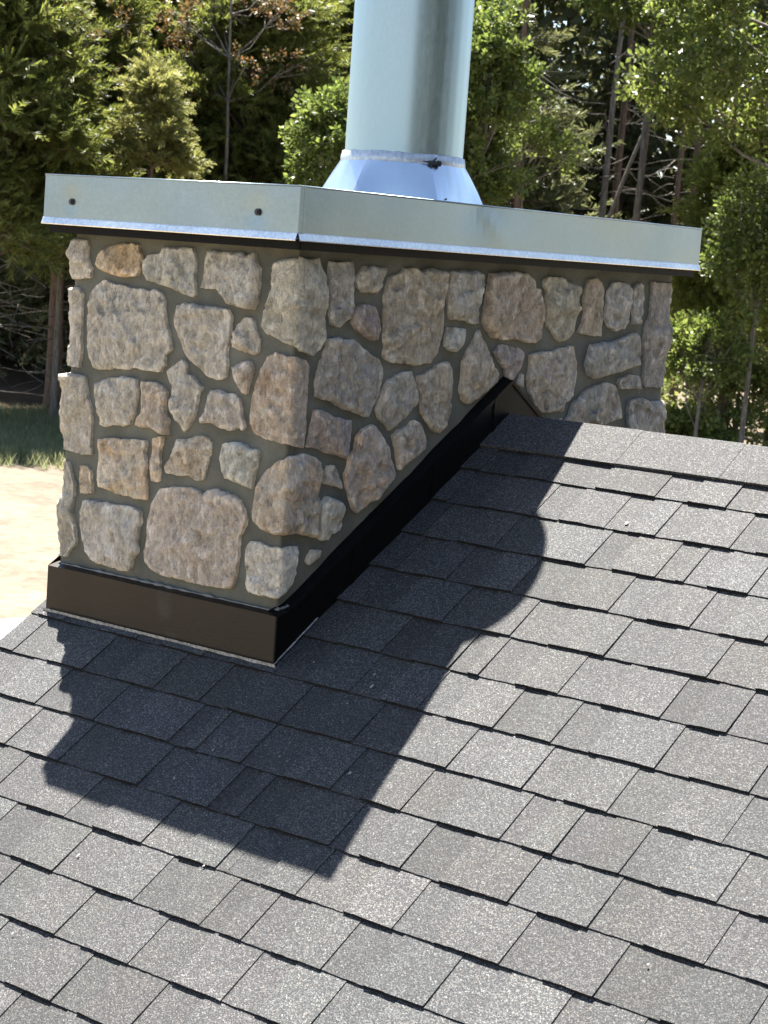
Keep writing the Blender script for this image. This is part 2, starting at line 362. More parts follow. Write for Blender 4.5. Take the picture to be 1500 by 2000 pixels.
# gable triangles
for gx in (RAKE+.3, XEND-.4):
    y0, y1, z0 = SE*CP+.45, 2*YR-SE*CP-.45, SE*SP-.16
    zz = ZR-.33
    k.add([(gx,y0,z0),(gx,y1,z0),(gx,YR,zz),(gx+.1,y0,z0),(gx+.1,y1,z0),(gx+.1,YR,zz)], [(0,2,1),(3,4,5),(0,1,4,3),(1,2,5,4),(2,0,3,5)])
keep(k.build('wall', MAT['wall'], house), house_inv)
roofm = MB()
for sgn in (0, 1):
    def P(x, s, h):
        q = slope(x, s, h); return q if not sgn else (q[0], 2*YR-q[1], q[2])
    xs = (RAKE+.012, XEND)
    roofm.hexa([P(xs[0],SE+.02,-.03),P(xs[1],SE+.02,-.03),P(xs[1],SR,-.03),P(xs[0],SR,-.03),P(xs[0],SE+.02,-.007),P(xs[1],SE+.02,-.007),P(xs[1],SR,-.007),P(xs[0],SR,-.007)])
roof = keep(roofm.build('roof', MAT['deck'], house), house_inv)
fm = MB()
for sgn in (0, 1):
    def P(x, s, h):
        q = slope(x, s, h); return q if not sgn else (q[0], 2*YR-q[1], q[2])
    fm.hexa([P(RAKE+.014,SE,-.20),P(RAKE+.04,SE,-.20),P(RAKE+.04,SR,-.20),P(RAKE+.014,SR,-.20),P(RAKE+.014,SE,-.033),P(RAKE+.04,SE,-.033),P(RAKE+.04,SR,-.033),P(RAKE+.014,SR,-.033)])
keep(fm.build('fascia_board', MAT['fascia'], house), house_inv)

JOINTS = {1: [0.061, 0.082, 0.271, 0.596, 0.793], 2: [0.05, 0.318, 0.532, 0.675, 0.877], 3: [0.069, 0.291, 0.56, 0.755, 0.831, 0.997], 4: [0.242, 0.436, 0.708, 0.924, 1.109], 5: [0.064, 0.325, 0.523, 0.781, 1.043], 6: [0.24, 0.443, 0.528, 0.745, 1.006], 7: [0.25, 0.45, 0.661, 0.815, 1.072, 1.292], 8: [-0.782, -0.519, -0.268, -0.111, 0.144, 0.363, 0.63, 0.829, 0.847, 1.04, 1.305], 9: [-0.553, -0.343, -0.089, 0.0, 0.143, 0.41, 0.607, 0.865, 0.993, 1.151, 1.368], 10: [-0.52, -0.329, -0.063, 0.161, 0.254, 0.515, 0.707, 0.977, 1.164, 1.418], 11: [-0.424, -0.169, 0.081, 0.306, 0.339, 0.533, 0.789, 1.048, 1.261, 1.557], 12: [-0.327, -0.069, 0.185, 0.382, 0.498, 0.712, 0.967, 1.22], 13: [-0.167, 0.077, 0.3, 0.563, 0.779], 14: [-0.063, 0.204, 0.42], 15: [0.123]}
def in_view(pts, m=60):
    for q in pts:
        d = Vector(q)-CAM; z = d.dot(cf)
        if z <= 0: continue
        x = 750+3832.84*d.dot(cr)/z; y = 1000-3832.84*d.dot(cu)/z
        if -m < x < 1500+m and -m < y < 2000+m: return True
    return False
def shingle_verts(x0, x1, sb, st, hb, ht, h0, rg):
    # one tab: wedge with a slightly ragged butt edge; h0 = height of its underside
    n = max(2, int((x1-x0)/.014)); tw = rg.uniform(-.0009, .0009)
    wob = rg.uniform(-.0010, .0010)
    V = []; F = []
    for i in range(n+1):
        x = x0+(x1-x0)*i/n; j = rg.uniform(-.0009, .0009)+wob*(i/n-.5)*2
        hh = hb + tw*(i/n-.5)*2 + rg.uniform(-.0005, .0005)
        V += [slope(x, sb+j, h0), slope(x, sb+j, hh)]
    a = len(V)
    V += [slope(x0, st, ht), slope(x1, st, ht), slope(x0, st, h0-.003), slope(x1, st, h0-.003)]
    for i in range(n): F.append((2*i, 2*i+2, 2*i+3, 2*i+1))
    F.append(tuple([2*i+1 for i in range(n+1)]+[a+1, a]))
    F.append((0, 1, a, a+2)); F.append((2*n, a+3, a+1, 2*n+1))
    return V, F
rg = random.Random(5)
field = MB()
def piece(x0, x1, k, raised, tone):
    sb = S0-k*E; st = sb+E+.012
    if k == 1: st = SR-.01
    h0, hb, ht = (-.001, .0072, .0002) if raised else (-.002, .0036, -.0018)
    hb += rg.uniform(-.0005, .0007)
    V, F = shingle_verts(x0, x1, sb + rg.uniform(-.0006, .0006), st, hb, ht, h0, rg)
    if in_view([slope(x, s, 0) for x in (x0, x1, (x0+x1)/2) for s in (sb, st)]):
        me = mesh('shingle', V, F); me.materials.append(MAT['shingle']); me.materials.append(MAT['edge'])
        for pl in me.polygons:
            if pl.index < len(F)-3: pl.material_index = 1
        o = link('shingle', me, None, roof)
        o.color = (tone*rg.uniform(.97,1.03), tone, tone*rg.uniform(.96,1.03), 1)
    else: field.add(V, F)
for kk in range(1, 28):
    js = list(JOINTS.get(kk, []))
    lo, hi = RAKE, XEND
    xs = js[:]
    if not xs: xs = [rg.uniform(0, .2)]
    while xs[0] > lo: xs.insert(0, xs[0]-rg.choice((.19,.235,.27,.16)))
    while xs[-1] < hi: xs.append(xs[-1]+rg.choice((.19,.235,.27,.16,.3)))
    for a, b in zip(xs[:-1], xs[1:]):
        spans = [(max(a, lo), min(b, hi))]
        if kk < 7:      # the chimney takes the middle out of these courses
            spans = [(max(a, -.02), min(b, hi))] if b > -.02 else ([(max(a, lo), min(b, -.81))] if a < -.81 else [])
        for p, q in spans:
            if q-p < .012: continue
            L_ = b-a; wl = L_ if L_ < .05 else min(max(L_*rg.uniform(.36, .52), .055), .15)
            m_ = a+wl
            base = rg.choice((.78,.9,1.0,1.0,1.1,1.2))
            if m_ > p+.004: piece(p, min(q, m_+(.004 if m_ < q else 0)), kk, False, base*rg.uniform(.80,.98))
            if q > m_+.01: piece(max(p, m_), q, kk, True, base*rg.uniform(.95,1.16))
# the ridge caps: bent pieces lapping along the ridge
def ridge_piece(x0, x1, tilt):
    prof = [(-1,.143),(-1,.07),(-1,.018),(0,0),(1,.018),(1,.07),(1,.143)]
    V = []; F = []
    for x, up in ((x0, 0.0), (x1, tilt)):
        for lay in (0, 1):
            for sg, d in prof:
                h = .0055+up+(.0065 if lay else 0)
                dd = d+(rg.uniform(-.0015,.0015) if d > .1 else 0)
                if d == 0: V.append((x, YR, ZR+h/CP*.93))
                else:
                    q = slope(x, SR-dd, h); V.append(q if sg < 0 else (q[0], 2*YR-q[1], q[2]))
    n = 7
    for i in range(n-1):
        F += [(n+i, 2*n+i, 2*n+i+1, n+i+1)] if False else [(i, i+1, 2*n+i+1, 2*n+i), (n+i, 3*n+i, 3*n+i+1, n+i+1)]
        F += [(i, n+i, n+i+1, i+1), (2*n+i, 2*n+i+1, 3*n+i+1, 3*n+i)]
    F += [(0, 2*n, 3*n, n), (n-1, 2*n-1, 4*n-1, 3*n-1)]
    return V, F
xr = -.015
for L_ in (.42, .30, .30, .30, .29, .31, .30):
    V, F = ridge_piece(xr, xr+L_+.02, .0010)
    o = link('ridge_shingle', mesh('ridge_shingle', V, F), MAT['shingle'], roof); t_ = rg.uniform(1.02, 1.12); o.color = (t_, t_, t_, 1)
    xr += L_
V, F = ridge_piece(xr, XEND, .002); field.add(V, F)
V, F = ridge_piece(RAKE, -.80, .002); field.add(V, F)
# back slope courses, out of sight
for kk in range(1, 28):
    sb = S0-kk*E; st = sb+E+.01
    V, F = shingle_verts(RAKE, XEND, sb, st, .006, .002, 0, random.Random(kk))
    V, F = [V[0], V[1], V[-6], V[-5], V[-4], V[-3]], [(0,2,3,1), (1,3,5,4)]
    field.add([(x, 2*YR-y, z) for x, y, z in V], F)
o = field.build('shingle_field', MAT['shingle'], roof); o['kind'] = 'stuff'

# small dried splashes of mortar left on the shingles
k = MB(); rc = random.Random(8)
for x, s_, r0_ in [(0.096, 0.043, 0.004), (0.278, 0.05, 0.005), (0.297, 0.013, 0.007), (0.274, -0.057, 0.003), (0.22, -0.212, 0.003), (0.017, -0.402, 0.005), (0.047, -0.292, 0.006), (0.038, -0.158, 0.003), (0.425, -0.25, 0.006), (0.225, -0.258, 0.004), (0.581, 0.722, 0.008), (0.252, 0.699, 0.005), (1.321, -0.488, 0.004), (-0.02, -0.913, 0.0035), (-0.04, -0.677, 0.006), (0.277, -0.597, 0.004), (0.178, -0.471, 0.003)]:
    r = r0_*.6
    p = [slope(x+r*rc.uniform(.6,1.3)*math.cos(t*.9), s_+r*1.5*rc.uniform(.6,1.3)*math.sin(t*.9), .0062) for t in range(7)]
    k.add(p+[slope(x, s_, .0062+r*.4)], [(i, (i+1) % 7, 7) for i in range(7)])
o = k.build('mortar_splash', MAT['crumb'], roof); o['kind'] = 'stuff'

# ------------------------------------------------------------------ chimney
XM, YM = -.030, .030                  # mortar planes of the two seen faces
UL, UR = -.770, 1.725                 # where the faces turn, measured along the wall from the near corner
HB, HT = 1.0237, 1.1454
CX, CY, CL, CB = .0278, .0469, .8451, 1.8138
chim = empty('stone_chimney', (-.41, .9, .45), 'square chimney faced with rough tan fieldstone set in grey mortar', 'chimney')
cinv = Matrix.Translation((-.41, .9, .45)).inverted()
def part(o): return keep(o, cinv)
# mortar body, gently uneven
def base_nrm(u):
    def turn(t): # 0..1
        t = min(1, max(0, t)); return t*math.pi/2
    if u < UL+.04: # left corner
        a = -math.pi/2 - turn((UL+.03-u)/.06)
    elif u > UR-.04: a = 0 + turn((u-UR+.03)/.06)
    else: a = -math.pi/2 + turn((u+.03)/.06)
    n = Vector((math.cos(a), math.sin(a), 0))
    if u < UL: p = (XM+UL, YM+(UL-u))
    elif u <= 0: p = (XM+u, YM)
    elif u <= UR: p = (XM, YM+u)
    else: p = (XM-(u-UR), YM+UR)
    return p, n
us = sorted(set([UL-UR]+[round(UL-UR+i*.05, 4) for i in range(int((UR-.06)/.05))]+[UL-.05,UL-.025,UL-.01,UL,UL+.01,UL+.025]+[round(UL+.05+i*.025, 4) for i in range(28)]+[-.04,-.02,-.008,0,.008,.02,.04]+
      [round(.06+i*.025, 4) for i in range(66)]+[UR-.03,UR-.01,UR,UR+.01,UR+.03]+[round(UR+.06+i*.07, 4) for i in range(10)]+[UR-UL]))
zs = [-.45,-.3,-.15]+[round(.0+i*.025, 4) for i in range(40)]+[1.012]
V = []; F = []
for u in us:
    p, n = base_nrm(u)
    for z in zs:
        d = .004*noise.noise(Vector((u*9, z*9, 1.7)))+.0025*noise.noise(Vector((u*30, z*30, 5)))
        V.append((p[0]+n.x*d, p[1]+n.y*d, z))
m_ = len(zs)
for i in range(len(us)-1):
    for j in range(m_-1): F.append((i*m_+j, (i+1)*m_+j, (i+1)*m_+j+1, i*m_+j+1))
part(link('mortar_body', mesh('mortar_body', V, F, True), MAT['mortar'], chim))

STONES = '-789,996 -768,988 -723,986 -716,970 -716,942 -702,915 -702,892 -731,885 -773,879 -789,885 -798,905 -801,951 -797,983;-673,957 -638,974 -606,983 -557,985 -534,981 -520,956 -522,925 -531,905 -590,898 -626,904 -662,910 -677,923 -678,941;-514,943 -496,959 -453,969 -447,981 -402,985 -343,985 -337,968 -329,957 -331,930 -329,897 -323,874 -333,865 -364,871 -398,880 -447,889 -496,896 -512,912;-290,981 -228,982 -205,983 -181,985 -164,978 -140,987 -133,968 -117,949 -115,910 -119,866 -129,848 -163,850 -211,857 -230,873 -255,890 -307,890 -302,910 -296,953;-779,857 -743,862 -730,846 -729,811 -728,772 -727,733 -723,694 -730,656 -767,651 -786,660 -799,695 -798,738 -801,777 -789,821;-705,841 -693,859 -669,878 -645,887 -614,878 -574,877 -538,873 -509,875 -484,870 -470,875 -448,872 -433,859 -427,829 -420,792 -409,769 -397,729 -414,714 -416,690 -430,671 -483,668 -518,672 -552,665 -603,664 -643,656 -674,660 -691,683 -701,721 -705,770 -705,809;-388,844 -363,849 -325,850 -297,845 -264,848 -214,845 -200,829 -201,796 -205,769 -210,742 -203,709 -205,679 -236,669 -269,676 -289,691 -323,705 -348,723 -362,749 -376,772 -392,791 -393,818;-177,809 -155,829 -131,828 -116,802 -100,779 -105,749 -120,740 -155,747 -191,754 -188,776;-189,706 -146,723 -126,726 -118,708 -125,677 -136,642 -150,648 -169,668 -180,687;-796,623 -771,636 -737,638 -705,632 -698,611 -693,583 -676,553 -671,521 -671,475 -669,454 -663,434 -693,431 -740,433 -783,440 -795,461 -800,496 -804,550 -800,590;-661,622 -641,631 -611,639 -561,645 -516,643 -509,619 -511,584 -514,556 -527,526 -552,521 -592,519 -617,511 -640,516 -644,542 -657,572 -662,600;-496,640 -452,643 -423,638 -407,622 -407,595 -408,574 -394,555 -394,520 -408,513 -443,525 -482,526 -510,528 -508,544 -490,565 -495,589 -494,617;-409,675 -388,691 -356,708 -343,697 -337,677 -320,672 -300,656 -281,645 -295,623 -298,599 -303,571 -315,553 -326,541 -334,530 -348,543 -373,564 -384,583 -385,614 -387,641 -400,657;-260,627 -252,641 -230,648 -202,641 -174,642 -157,630 -152,607 -147,588 -136,563 -144,553 -159,563 -180,549 -217,554 -237,562 -278,557 -282,570 -271,588 -264,609;-778,402 -754,405 -745,389 -736,369 -726,348 -726,312 -729,283 -719,248 -708,206 -710,191 -727,177 -741,153 -762,151 -782,158 -794,186 -801,236 -802,291 -804,346 -794,372;-707,401 -686,402 -667,392 -660,371 -657,332 -701,327;-642,477 -604,484 -529,489 -470,493 -466,480 -472,458 -463,435 -465,403 -456,373 -453,343 -498,340 -533,345 -568,344 -599,350 -633,353 -640,381 -637,413 -634,439 -643,456;-443,500 -412,509 -412,490 -421,464 -415,444 -411,399 -428,392 -442,394 -447,419 -449,444 -445,472;-360,509 -331,513 -308,520 -281,529 -257,526 -242,516 -243,496 -248,475 -253,447 -262,417 -286,415 -310,421 -348,418 -391,421 -394,433 -384,455 -372,480;-204,516 -164,526 -143,523 -115,514 -89,517 -81,503 -85,478 -93,447 -97,416 -121,421 -159,428 -187,432 -202,448 -208,478;-684,307 -664,314 -627,314 -597,319 -566,314 -521,318 -496,313 -472,309 -473,282 -479,260 -480,232 -477,201 -493,180 -501,149 -533,149 -574,152 -621,152 -647,160 -669,179 -683,217 -692,244 -695,280;-425,352 -407,379 -374,385 -345,391 -303,394 -274,391 -255,382 -242,394 -219,402 -186,398 -154,392 -135,384 -120,366 -109,344 -116,316 -128,297 -130,270 -126,244 -130,209 -132,188 -144,166 -185,158 -241,157 -279,158 -337,159 -380,159 -420,167 -446,184 -451,212 -443,244 -447,265 -443,301;-70,966 -42,978 -3,979 0,984 30,978 60,983 68,965 90,943 99,897 97,843 106,789 89,769 64,750 29,761 -4,772 -38,784 -82,797 -99,813 -93,848 -76,883 -73,927;-91,710 -74,741 -49,753 -15,747 1,747 39,740 53,725 53,680 51,621 57,571 49,527 15,533 -4,539 -51,541 -98,551 -117,574 -117,614 -110,659;-69,450 -49,472 -16,496 0,506 54,512 95,505 120,491 124,464 114,444 113,411 118,360 119,326 111,301 79,313 33,320 -7,317 -18,317 -59,324 -87,340 -91,363 -87,397 -85,421;-106,270 -92,291 -61,291 -29,285 -3,289 6,287 51,288 57,273 53,246 49,206 31,187 3,163 -5,163 -50,161 -86,164 -99,183 -100,227;108,976 144,976 191,981 197,960 200,920 201,887 195,843 168,829 158,821 124,825 115,852 115,884 109,924 108,953;234,971 276,973 325,974 328,961 312,944 309,923 289,906 262,907 236,906 221,917 209,930 213,947;233,879 265,878 294,867 310,842 315,815 308,791 289,789 258,797 224,817 207,830 207,853;339,946 387,963 397,972 436,975 466,966 499,974 567,973 572,956 564,920 565,889 573,861 573,825 568,797 555,761 532,733 483,729 425,731 369,733 340,747 340,774 333,808 329,856 326,897 333,927;587,974 653,977 708,977 735,969 743,947 732,911 727,874 729,838 702,836 670,845 639,848 603,845 593,868 586,910 588,942;597,827 636,828 676,823 680,805 669,783 644,762 613,765 587,776 588,801;115,789 153,797 185,790 216,792 245,775 284,757 319,740 334,723 337,698 327,664 315,630 288,597 241,607 187,622 143,639 86,650 82,677 87,710 102,746 112,772;363,690 395,703 428,710 456,712 471,684 485,662 494,634 468,610 431,586 383,561 365,577 335,595 322,616 330,640 344,664;484,698 520,708 542,717 576,733 605,738 629,715 636,682 635,643 637,603 625,574 593,548 568,554 542,576 515,602 509,634 494,662;737,824 757,795 786,762 816,729 842,703 835,681 793,659 758,641 711,622 684,635 672,660 677,697 675,733 692,765 714,791;86,620 120,615 147,604 179,598 227,591 227,565 227,541 224,495 189,502 146,510 109,523 68,528 71,549 77,582;309,578 332,569 357,544 383,516 398,483 419,447 412,434 378,411 352,394 315,375 274,355 256,368 237,397 224,422 214,443 215,456 228,480 231,504 251,517 253,547 273,567;399,547 422,562 461,573 482,587 506,579 527,554 539,528 538,510 511,493 478,480 451,464 432,456 423,482 414,511;147,480 173,482 188,464 211,421 176,429 138,436 144,456;133,386 152,406 179,397 212,385 220,360 218,329 209,316 178,310 169,295 143,295 129,301 134,325 130,356;108,275 145,269 139,256 122,244 100,236 91,246 97,260;772,973 825,977 885,980 937,979 970,965 984,938 1009,936 1025,903 1039,880 1037,844 1032,804 1002,788 960,789 903,799 856,796 802,801 776,817 756,839 757,862 762,897 763,939;1027,963 1053,975 1111,975 1157,963 1195,956 1209,936 1197,919 1217,883 1207,855 1193,822 1174,801 1123,793 1090,821 1063,836 1054,872 1045,912 1045,935 1030,943;1253,972 1297,978 1323,964 1340,944 1340,902 1343,861 1343,812 1293,811 1223,820 1245,847 1251,884 1239,912 1242,941;1361,944 1392,970 1439,970 1476,963 1491,940 1493,898 1490,855 1469,836 1415,827 1377,841 1362,861 1361,907;1500,953 1536,973 1555,967 1564,925 1563,882 1556,852 1512,847 1512,881 1504,919;1609,977 1750,975 1751,943 1742,899 1724,850 1725,798 1741,745 1735,688 1723,658 1613,660 1603,697 1601,754 1586,797 1591,840 1613,883 1609,930;1297,786 1335,790 1404,795 1458,804 1505,817 1536,824 1559,809 1571,762 1577,728 1497,715 1412,698 1327,688 1291,699 1275,728 1286,757;841,782 892,779 942,771 960,752 948,724 924,696 905,685 884,693 870,716 836,744 817,763;989,756 1041,764 1098,766 1141,777 1203,781 1215,752 1230,724 1226,678 1213,637 1172,617 1167,597 1109,594 1066,593 1026,620 1001,648 988,688 994,720;1470,685 1516,699 1582,695 1593,656 1482,657 1464,672;1279,653 1331,665 1399,677 1440,668 1469,638 1487,604 1493,569 1450,562 1403,552 1332,558 1263,560 1194,568 1214,584 1224,617 1263,633;1537,620 1602,628 1654,616 1713,622 1730,595 1743,573 1739,542 1739,493 1548,508 1539,547 1530,590;951,704 964,700 967,664 942,673;1101,574 1170,576 1176,541 1109,547'
# tint (r, g, b) and rust for the stones that stand out
TINT = {1:(1.02,.86,.66,.9), 2:(.96,.98,.97,.1), 3:(1.0,.99,.96,.15), 8:(.97,.90,.86,.6), 9:(1.0,.95,.87,.25), 11:(1.0,.9,.8,.6), 13:(1.05,1.0,.97,.5), 14:(.82,.80,.74,.1),
  15:(1.1,.98,.82,.3), 16:(1.16,1.06,.93,.9), 17:(1.1,.98,.85,.6), 18:(1.1,1.02,.9,.5), 19:(1.05,1.06,1.0,.0), 20:(1.02,.98,.94,.1), 21:(1.03,.93,.86,.25), 22:(.96,.95,.87,.1), 23:(.98,.86,.76,1.0),
  24:(1.05,.97,.88,.9), 25:(1.15,1.11,1.04,.5), 26:(.78,.77,.76,.0), 27:(.84,.82,.76,.1), 28:(.70,.62,.62,.1), 29:(.88,.82,.72,.25), 30:(.80,.80,.78,.0), 31:(.80,.82,.82,0), 32:(.80,.77,.74,.1),
  33:(.86,.83,.79,.1), 34:(.88,.82,.74,.3), 35:(.92,.87,.80,.2), 36:(.74,.66,.65,.3), 37:(1.02,.92,.86,.9), 38:(1.0,.93,.86,.6), 40:(1.05,1.05,1.0,0), 42:(.84,.76,.68,.35), 43:(.80,.78,.68,.15), 44:(.86,.77,.66,.4),
  45:(.84,.84,.84,.0), 46:(.80,.80,.79,.0), 47:(.74,.70,.68,.15), 48:(.78,.77,.74,.05), 49:(.72,.67,.69,.0), 50:(.92,.86,.80,.4), 51:(.80,.76,.73,.1), 52:(.84,.80,.76,.3), 53:(.84,.80,.76,.2)}
RIDGE = {22:(.028,-10), 23:(.03,20), 24:(.034,-15), 25:(.03,20)}
def poly_dist(pt, poly):
    P = np.array(poly); Q = np.roll(P, -1, 0); d = Q-P; w_ = np.array(pt)-P
    t = np.clip((w_*d).sum(1)/np.maximum((d*d).sum(1), 1e-12), 0, 1)
    return float(np.sqrt(((w_-d*t[:, None])**2).sum(1)).min())
def inside(pt, poly):
    x, y = pt; c = False; n = len(poly); j = n-1
    for i in range(n):
        xi, yi = poly[i]; xj, yj = poly[j]
        if (yi > y) != (yj > y) and x < (xj-xi)*(y-yi)/(yj-yi)+xi: c = not c
        j = i
    return c
def make_stone(idx, poly):
    rs = random.Random(100+idx)
    us_ = [p[0] for p in poly]
    if idx in (0, 4, 9, 14): poly = [(p[0]-.075, p[1]) if p[0] < -.765 else p for p in poly]
    if idx in (47, 53): poly = [(p[0]+.075, p[1]) if p[0] > 1.69 else p for p in poly]
    # ragged outline
    ring = []
    n = len(poly)
    for i in range(n):
        a, b = Vector(poly[i]), Vector(poly[(i+1) % n]); d = b-a; m = max(1, int(d.length/.0085)); nn = Vector((d.y, -d.x)).normalized() if d.length > 1e-6 else Vector((0,0))
        for k in range(m):
            q = a+d*(k/m); s = .0024*noise.noise(Vector((q.x*120, q.y*120, idx)))+.0024*noise.noise(Vector((q.x*50, q.y*50, idx+9)))+(rs.uniform(-.0008,.0008))
            ring.append((q.x+nn.x*s, q.y+nn.y*s))
    minu, maxu = min(p[0] for p in ring), max(p[0] for p in ring); minv, maxv = min(p[1] for p in ring), max(p[1] for p in ring)
    size = math.sqrt((maxu-minu)*(maxv-minv))
    g = .0063; inner = []
    u = minu
    while u < maxu:
        v = minv
        while v < maxv:
            q = (u+rs.uniform(-.35,.35)*g, v+rs.uniform(-.35,.35)*g)
            if inside(q, ring) and poly_dist(q, ring) > g*.42: inner.append(q)
            v += g
        u += g
    R_ = delaunay_2d_cdt([Vector(p) for p in ring+inner], [(i, (i+1) % len(ring)) for i in range(len(ring))], [], 1, 1e-6)
    T = (.017+.034*min(size, .22))*rs.uniform(.9, 1.15)
    if idx in (28, 31, 39, 41, 15, 17, 49, 50): T *= .85
    er = .004+.005*min(size, .25)
    # broken facets: a few tilted planes, the lowest of them wins
    cu_, cv_ = (minu+maxu)/2, (minv+maxv)/2
    planes = []
    for _ in range(rs.choice((3,4,5,6))):
        a = rs.uniform(0, 2*math.pi); tilt = rs.uniform(.04, .30)
        planes.append((math.cos(a)*tilt, math.sin(a)*tilt, T*rs.uniform(.95, 1.45)+tilt*size*.18))
    steps = [(rs.uniform(0, 6.28), rs.uniform(-.35,.35)*size, rs.uniform(.003,.0075)) for _ in range(rs.choice((2,2,3,4)))]
    ck = .35 if idx in (0, 4, 9, 14, 47, 53) else min(.85, .5+size*1.6)
    nc = max(3, int((maxu-minu)*(maxv-minv)/.0011))
    chips = [(rs.uniform(minu, maxu), rs.uniform(minv, maxv), rs.gauss(0,.11)*ck, rs.gauss(0,.11)*ck, rs.gauss(0,.0013)*ck) for _ in range(nc)]
    if idx in (0, 4, 9, 14, 47, 53): T *= .62
    V = []; nb = len(ring)
    for q in R_[0]:
        d = poly_dist((q.x, q.y), ring)
        prof = 1-math.exp(-(d/er)*2.0)
        top = min(pl[0]*(q.x-cu_)+pl[1]*(q.y-cv_)+pl[2] for pl in planes)
        top = max(top, T*.45)
        for a, o_, hgt in steps:       # laminated breaks
            t = (q.x-cu_)*math.cos(a)+(q.y-cv_)*math.sin(a)-o_+.012*noise.noise(Vector((q.x*40, q.y*40, idx+3)))
            if t > 0: top -= hgt*min(1, t/.003)
        wx, wy = q.x+.010*noise.noise(Vector((q.x*60, q.y*60, idx+.5))), q.y+.010*noise.noise(Vector((q.x*60, q.y*60, idx+7.5)))
        cb = min(chips, key=lambda c: (c[0]-wx)**2+(c[1]-wy)**2)
        nz = cb[4]+cb[2]*(wx-cb[0])+cb[3]*(wy-cb[1])+.0026*noise.fractal(Vector((q.x*38, q.y*62, idx*3.3)), .8, 2.1, 3)-.001
        top = max(top, T*.5); h0_ = max(.010, T*.46); h = h0_+(top-h0_)*prof + nz*(.45+.55*prof)
        if idx in RIDGE and abs(q.x) < .09:  # quoin bulges a little on the corner
            h += .004*math.exp(-(q.x/.03)**2)
        p, nn = base_nrm(q.x)
        V.append((p[0]+nn.x*h, p[1]+nn.y*h, q.y + nz*.25))
    F = [tuple(f) for f in R_[2]]
    # skirt down into the mortar
    from collections import Counter
    ec = Counter(); dirs = {}
    for f in F:
        for i in range(len(f)):
            a, b = f[i], f[(i+1) % len(f)]; key = (min(a, b), max(a, b)); ec[key] += 1; dirs[key] = (a, b)
    low = {}
    for key, c in ec.items():
        if c == 1:
            a, b = dirs[key]
            for i in (a, b):
                if i not in low:
                    q = R_[0][i]; p, nn = base_nrm(q.x); low[i] = len(V)
                    V.append((p[0]-nn.x*.012, p[1]-nn.y*.012, q.y))
            F.append((b, a, low[a], low[b]))
    o = part(link('stone', mesh('stone', V, F, True), MAT['stone'], chim))
    tn = TINT.get(idx, (1, .97, .92, .25)); j = rs.uniform(.96, 1.04)
    o.color = (tn[0]*j*1.17, tn[1]*j*1.19, tn[2]*j*1.23, tn[3]*.6)
for i, s_ in enumerate(STONES.split(';')):
    make_stone(i, [tuple(float(c)/1000 for c in a.split(',')) for a in s_.split(' ')])

# flashing round the foot
H = .1241; W = .8162
k = MB()   # apron: bent sheet with a sloping ledge back to the mortar
nx = 24
for i in range(nx):
    x0, x1 = -W+W*i/nx, -W+W*(i+1)/nx
    def yb(x): return .0018*noise.noise(Vector((x*7, 1, 2)))
    def zt(x): return H+.0015*noise.noise(Vector((x*5, 4, 1)))
    ya, yb_ = yb(x0), yb(x1)
    k.add([(x0,ya,.0),(x1,yb_,.0),(x1,yb_+.001,zt(x1)),(x0,ya+.001,zt(x0)),(x1,.034,zt(x1)+.010),(x0,.034,zt(x0)+.010),(x1,.012,-.02),(x0,.012,-.02)], [(0,1,2,3),(3,2,4,5),(7,6,1,0)])
apron = part(k.build('apron_flashing', MAT['brown'], chim))
k = MB(); k.add([(-W,0,0),(-W,.9067,ZR),(-W,.9067,ZR+.1),(-W,.0,H)], [(0,3,2,1)])
k.box(-W, -W+.002, .001, .05, -.02, H-.001)
part(k.build('apron_return', MAT['brown'], chim))
k = MB()   # bare metal foot edge on the shingles
xs_ = [-W-.004+(W+.012)*i/60 for i in range(61)]
for a, b in zip(xs_[:-1], xs_[1:]):
    wa, wb = [.0022+.0035*max(0, noise.noise(Vector((x*22, 3, 1)))+.3) for x in (a, b)]
    k.add([slope(a,-.001,.0062),slope(b,-.001,.0062),slope(b,-.001-wb,.0058),slope(a,-.001-wa,.0058),slope(a,-.001,.013),slope(b,-.001,.013)], [(3,2,1,0),(0,1,5,4),(3,2,5,4)])
part(k.build('caulk_line', MAT['bare'], chim))
def side_flash(sgn, back):
    # counter flashing following the roof slope on the right side, front then back
    k = MB(); n = 26; hv = .104
    y0, y1 = (.0, YR) if not back else (YR, 2*YR-.05)
    for i in range(n):
        def st(t):
            y = y0+(y1-y0)*t; z = (y*math.tan(PI) if y <= YR else (2*YR-y)*math.tan(PI))
            wv = .0016*noise.noise(Vector((y*6, 2, 7)))
            hh = hv+.0015*noise.noise(Vector((y*5, 6, 7)))
            if not back and y < .05: hh = hv+(H-hv)*(1-y/.05)
            return y, z, wv, hh
        (ya, za, wa, ha), (yb_, zb, wb, hb) = st(i/n), st((i+1)/n)
        k.add([(wa,ya,za-.02),(wb,yb_,zb-.02),(wb-.001,yb_,zb+hb),(wa-.001,ya,za+ha),(-.034,yb_,zb+hb+.010),(-.034,ya,za+ha+.010)], [(0,1,2,3),(3,2,4,5)])
        # folded top lip
        k.add([(wa+.0025,ya,za+ha-.010),(wb+.0025,yb_,zb+hb-.010),(wb+.0025,yb_,zb+hb+.001),(wa+.0025,ya,za+ha+.001),(wb-.002,yb_,zb+hb+.002),(wa-.002,ya,za+ha+.002)], [(0,1,2,3),(3,2,4,5)])
    return k
part(side_flash(1, False).build('side_flashing', MAT['black'], chim))
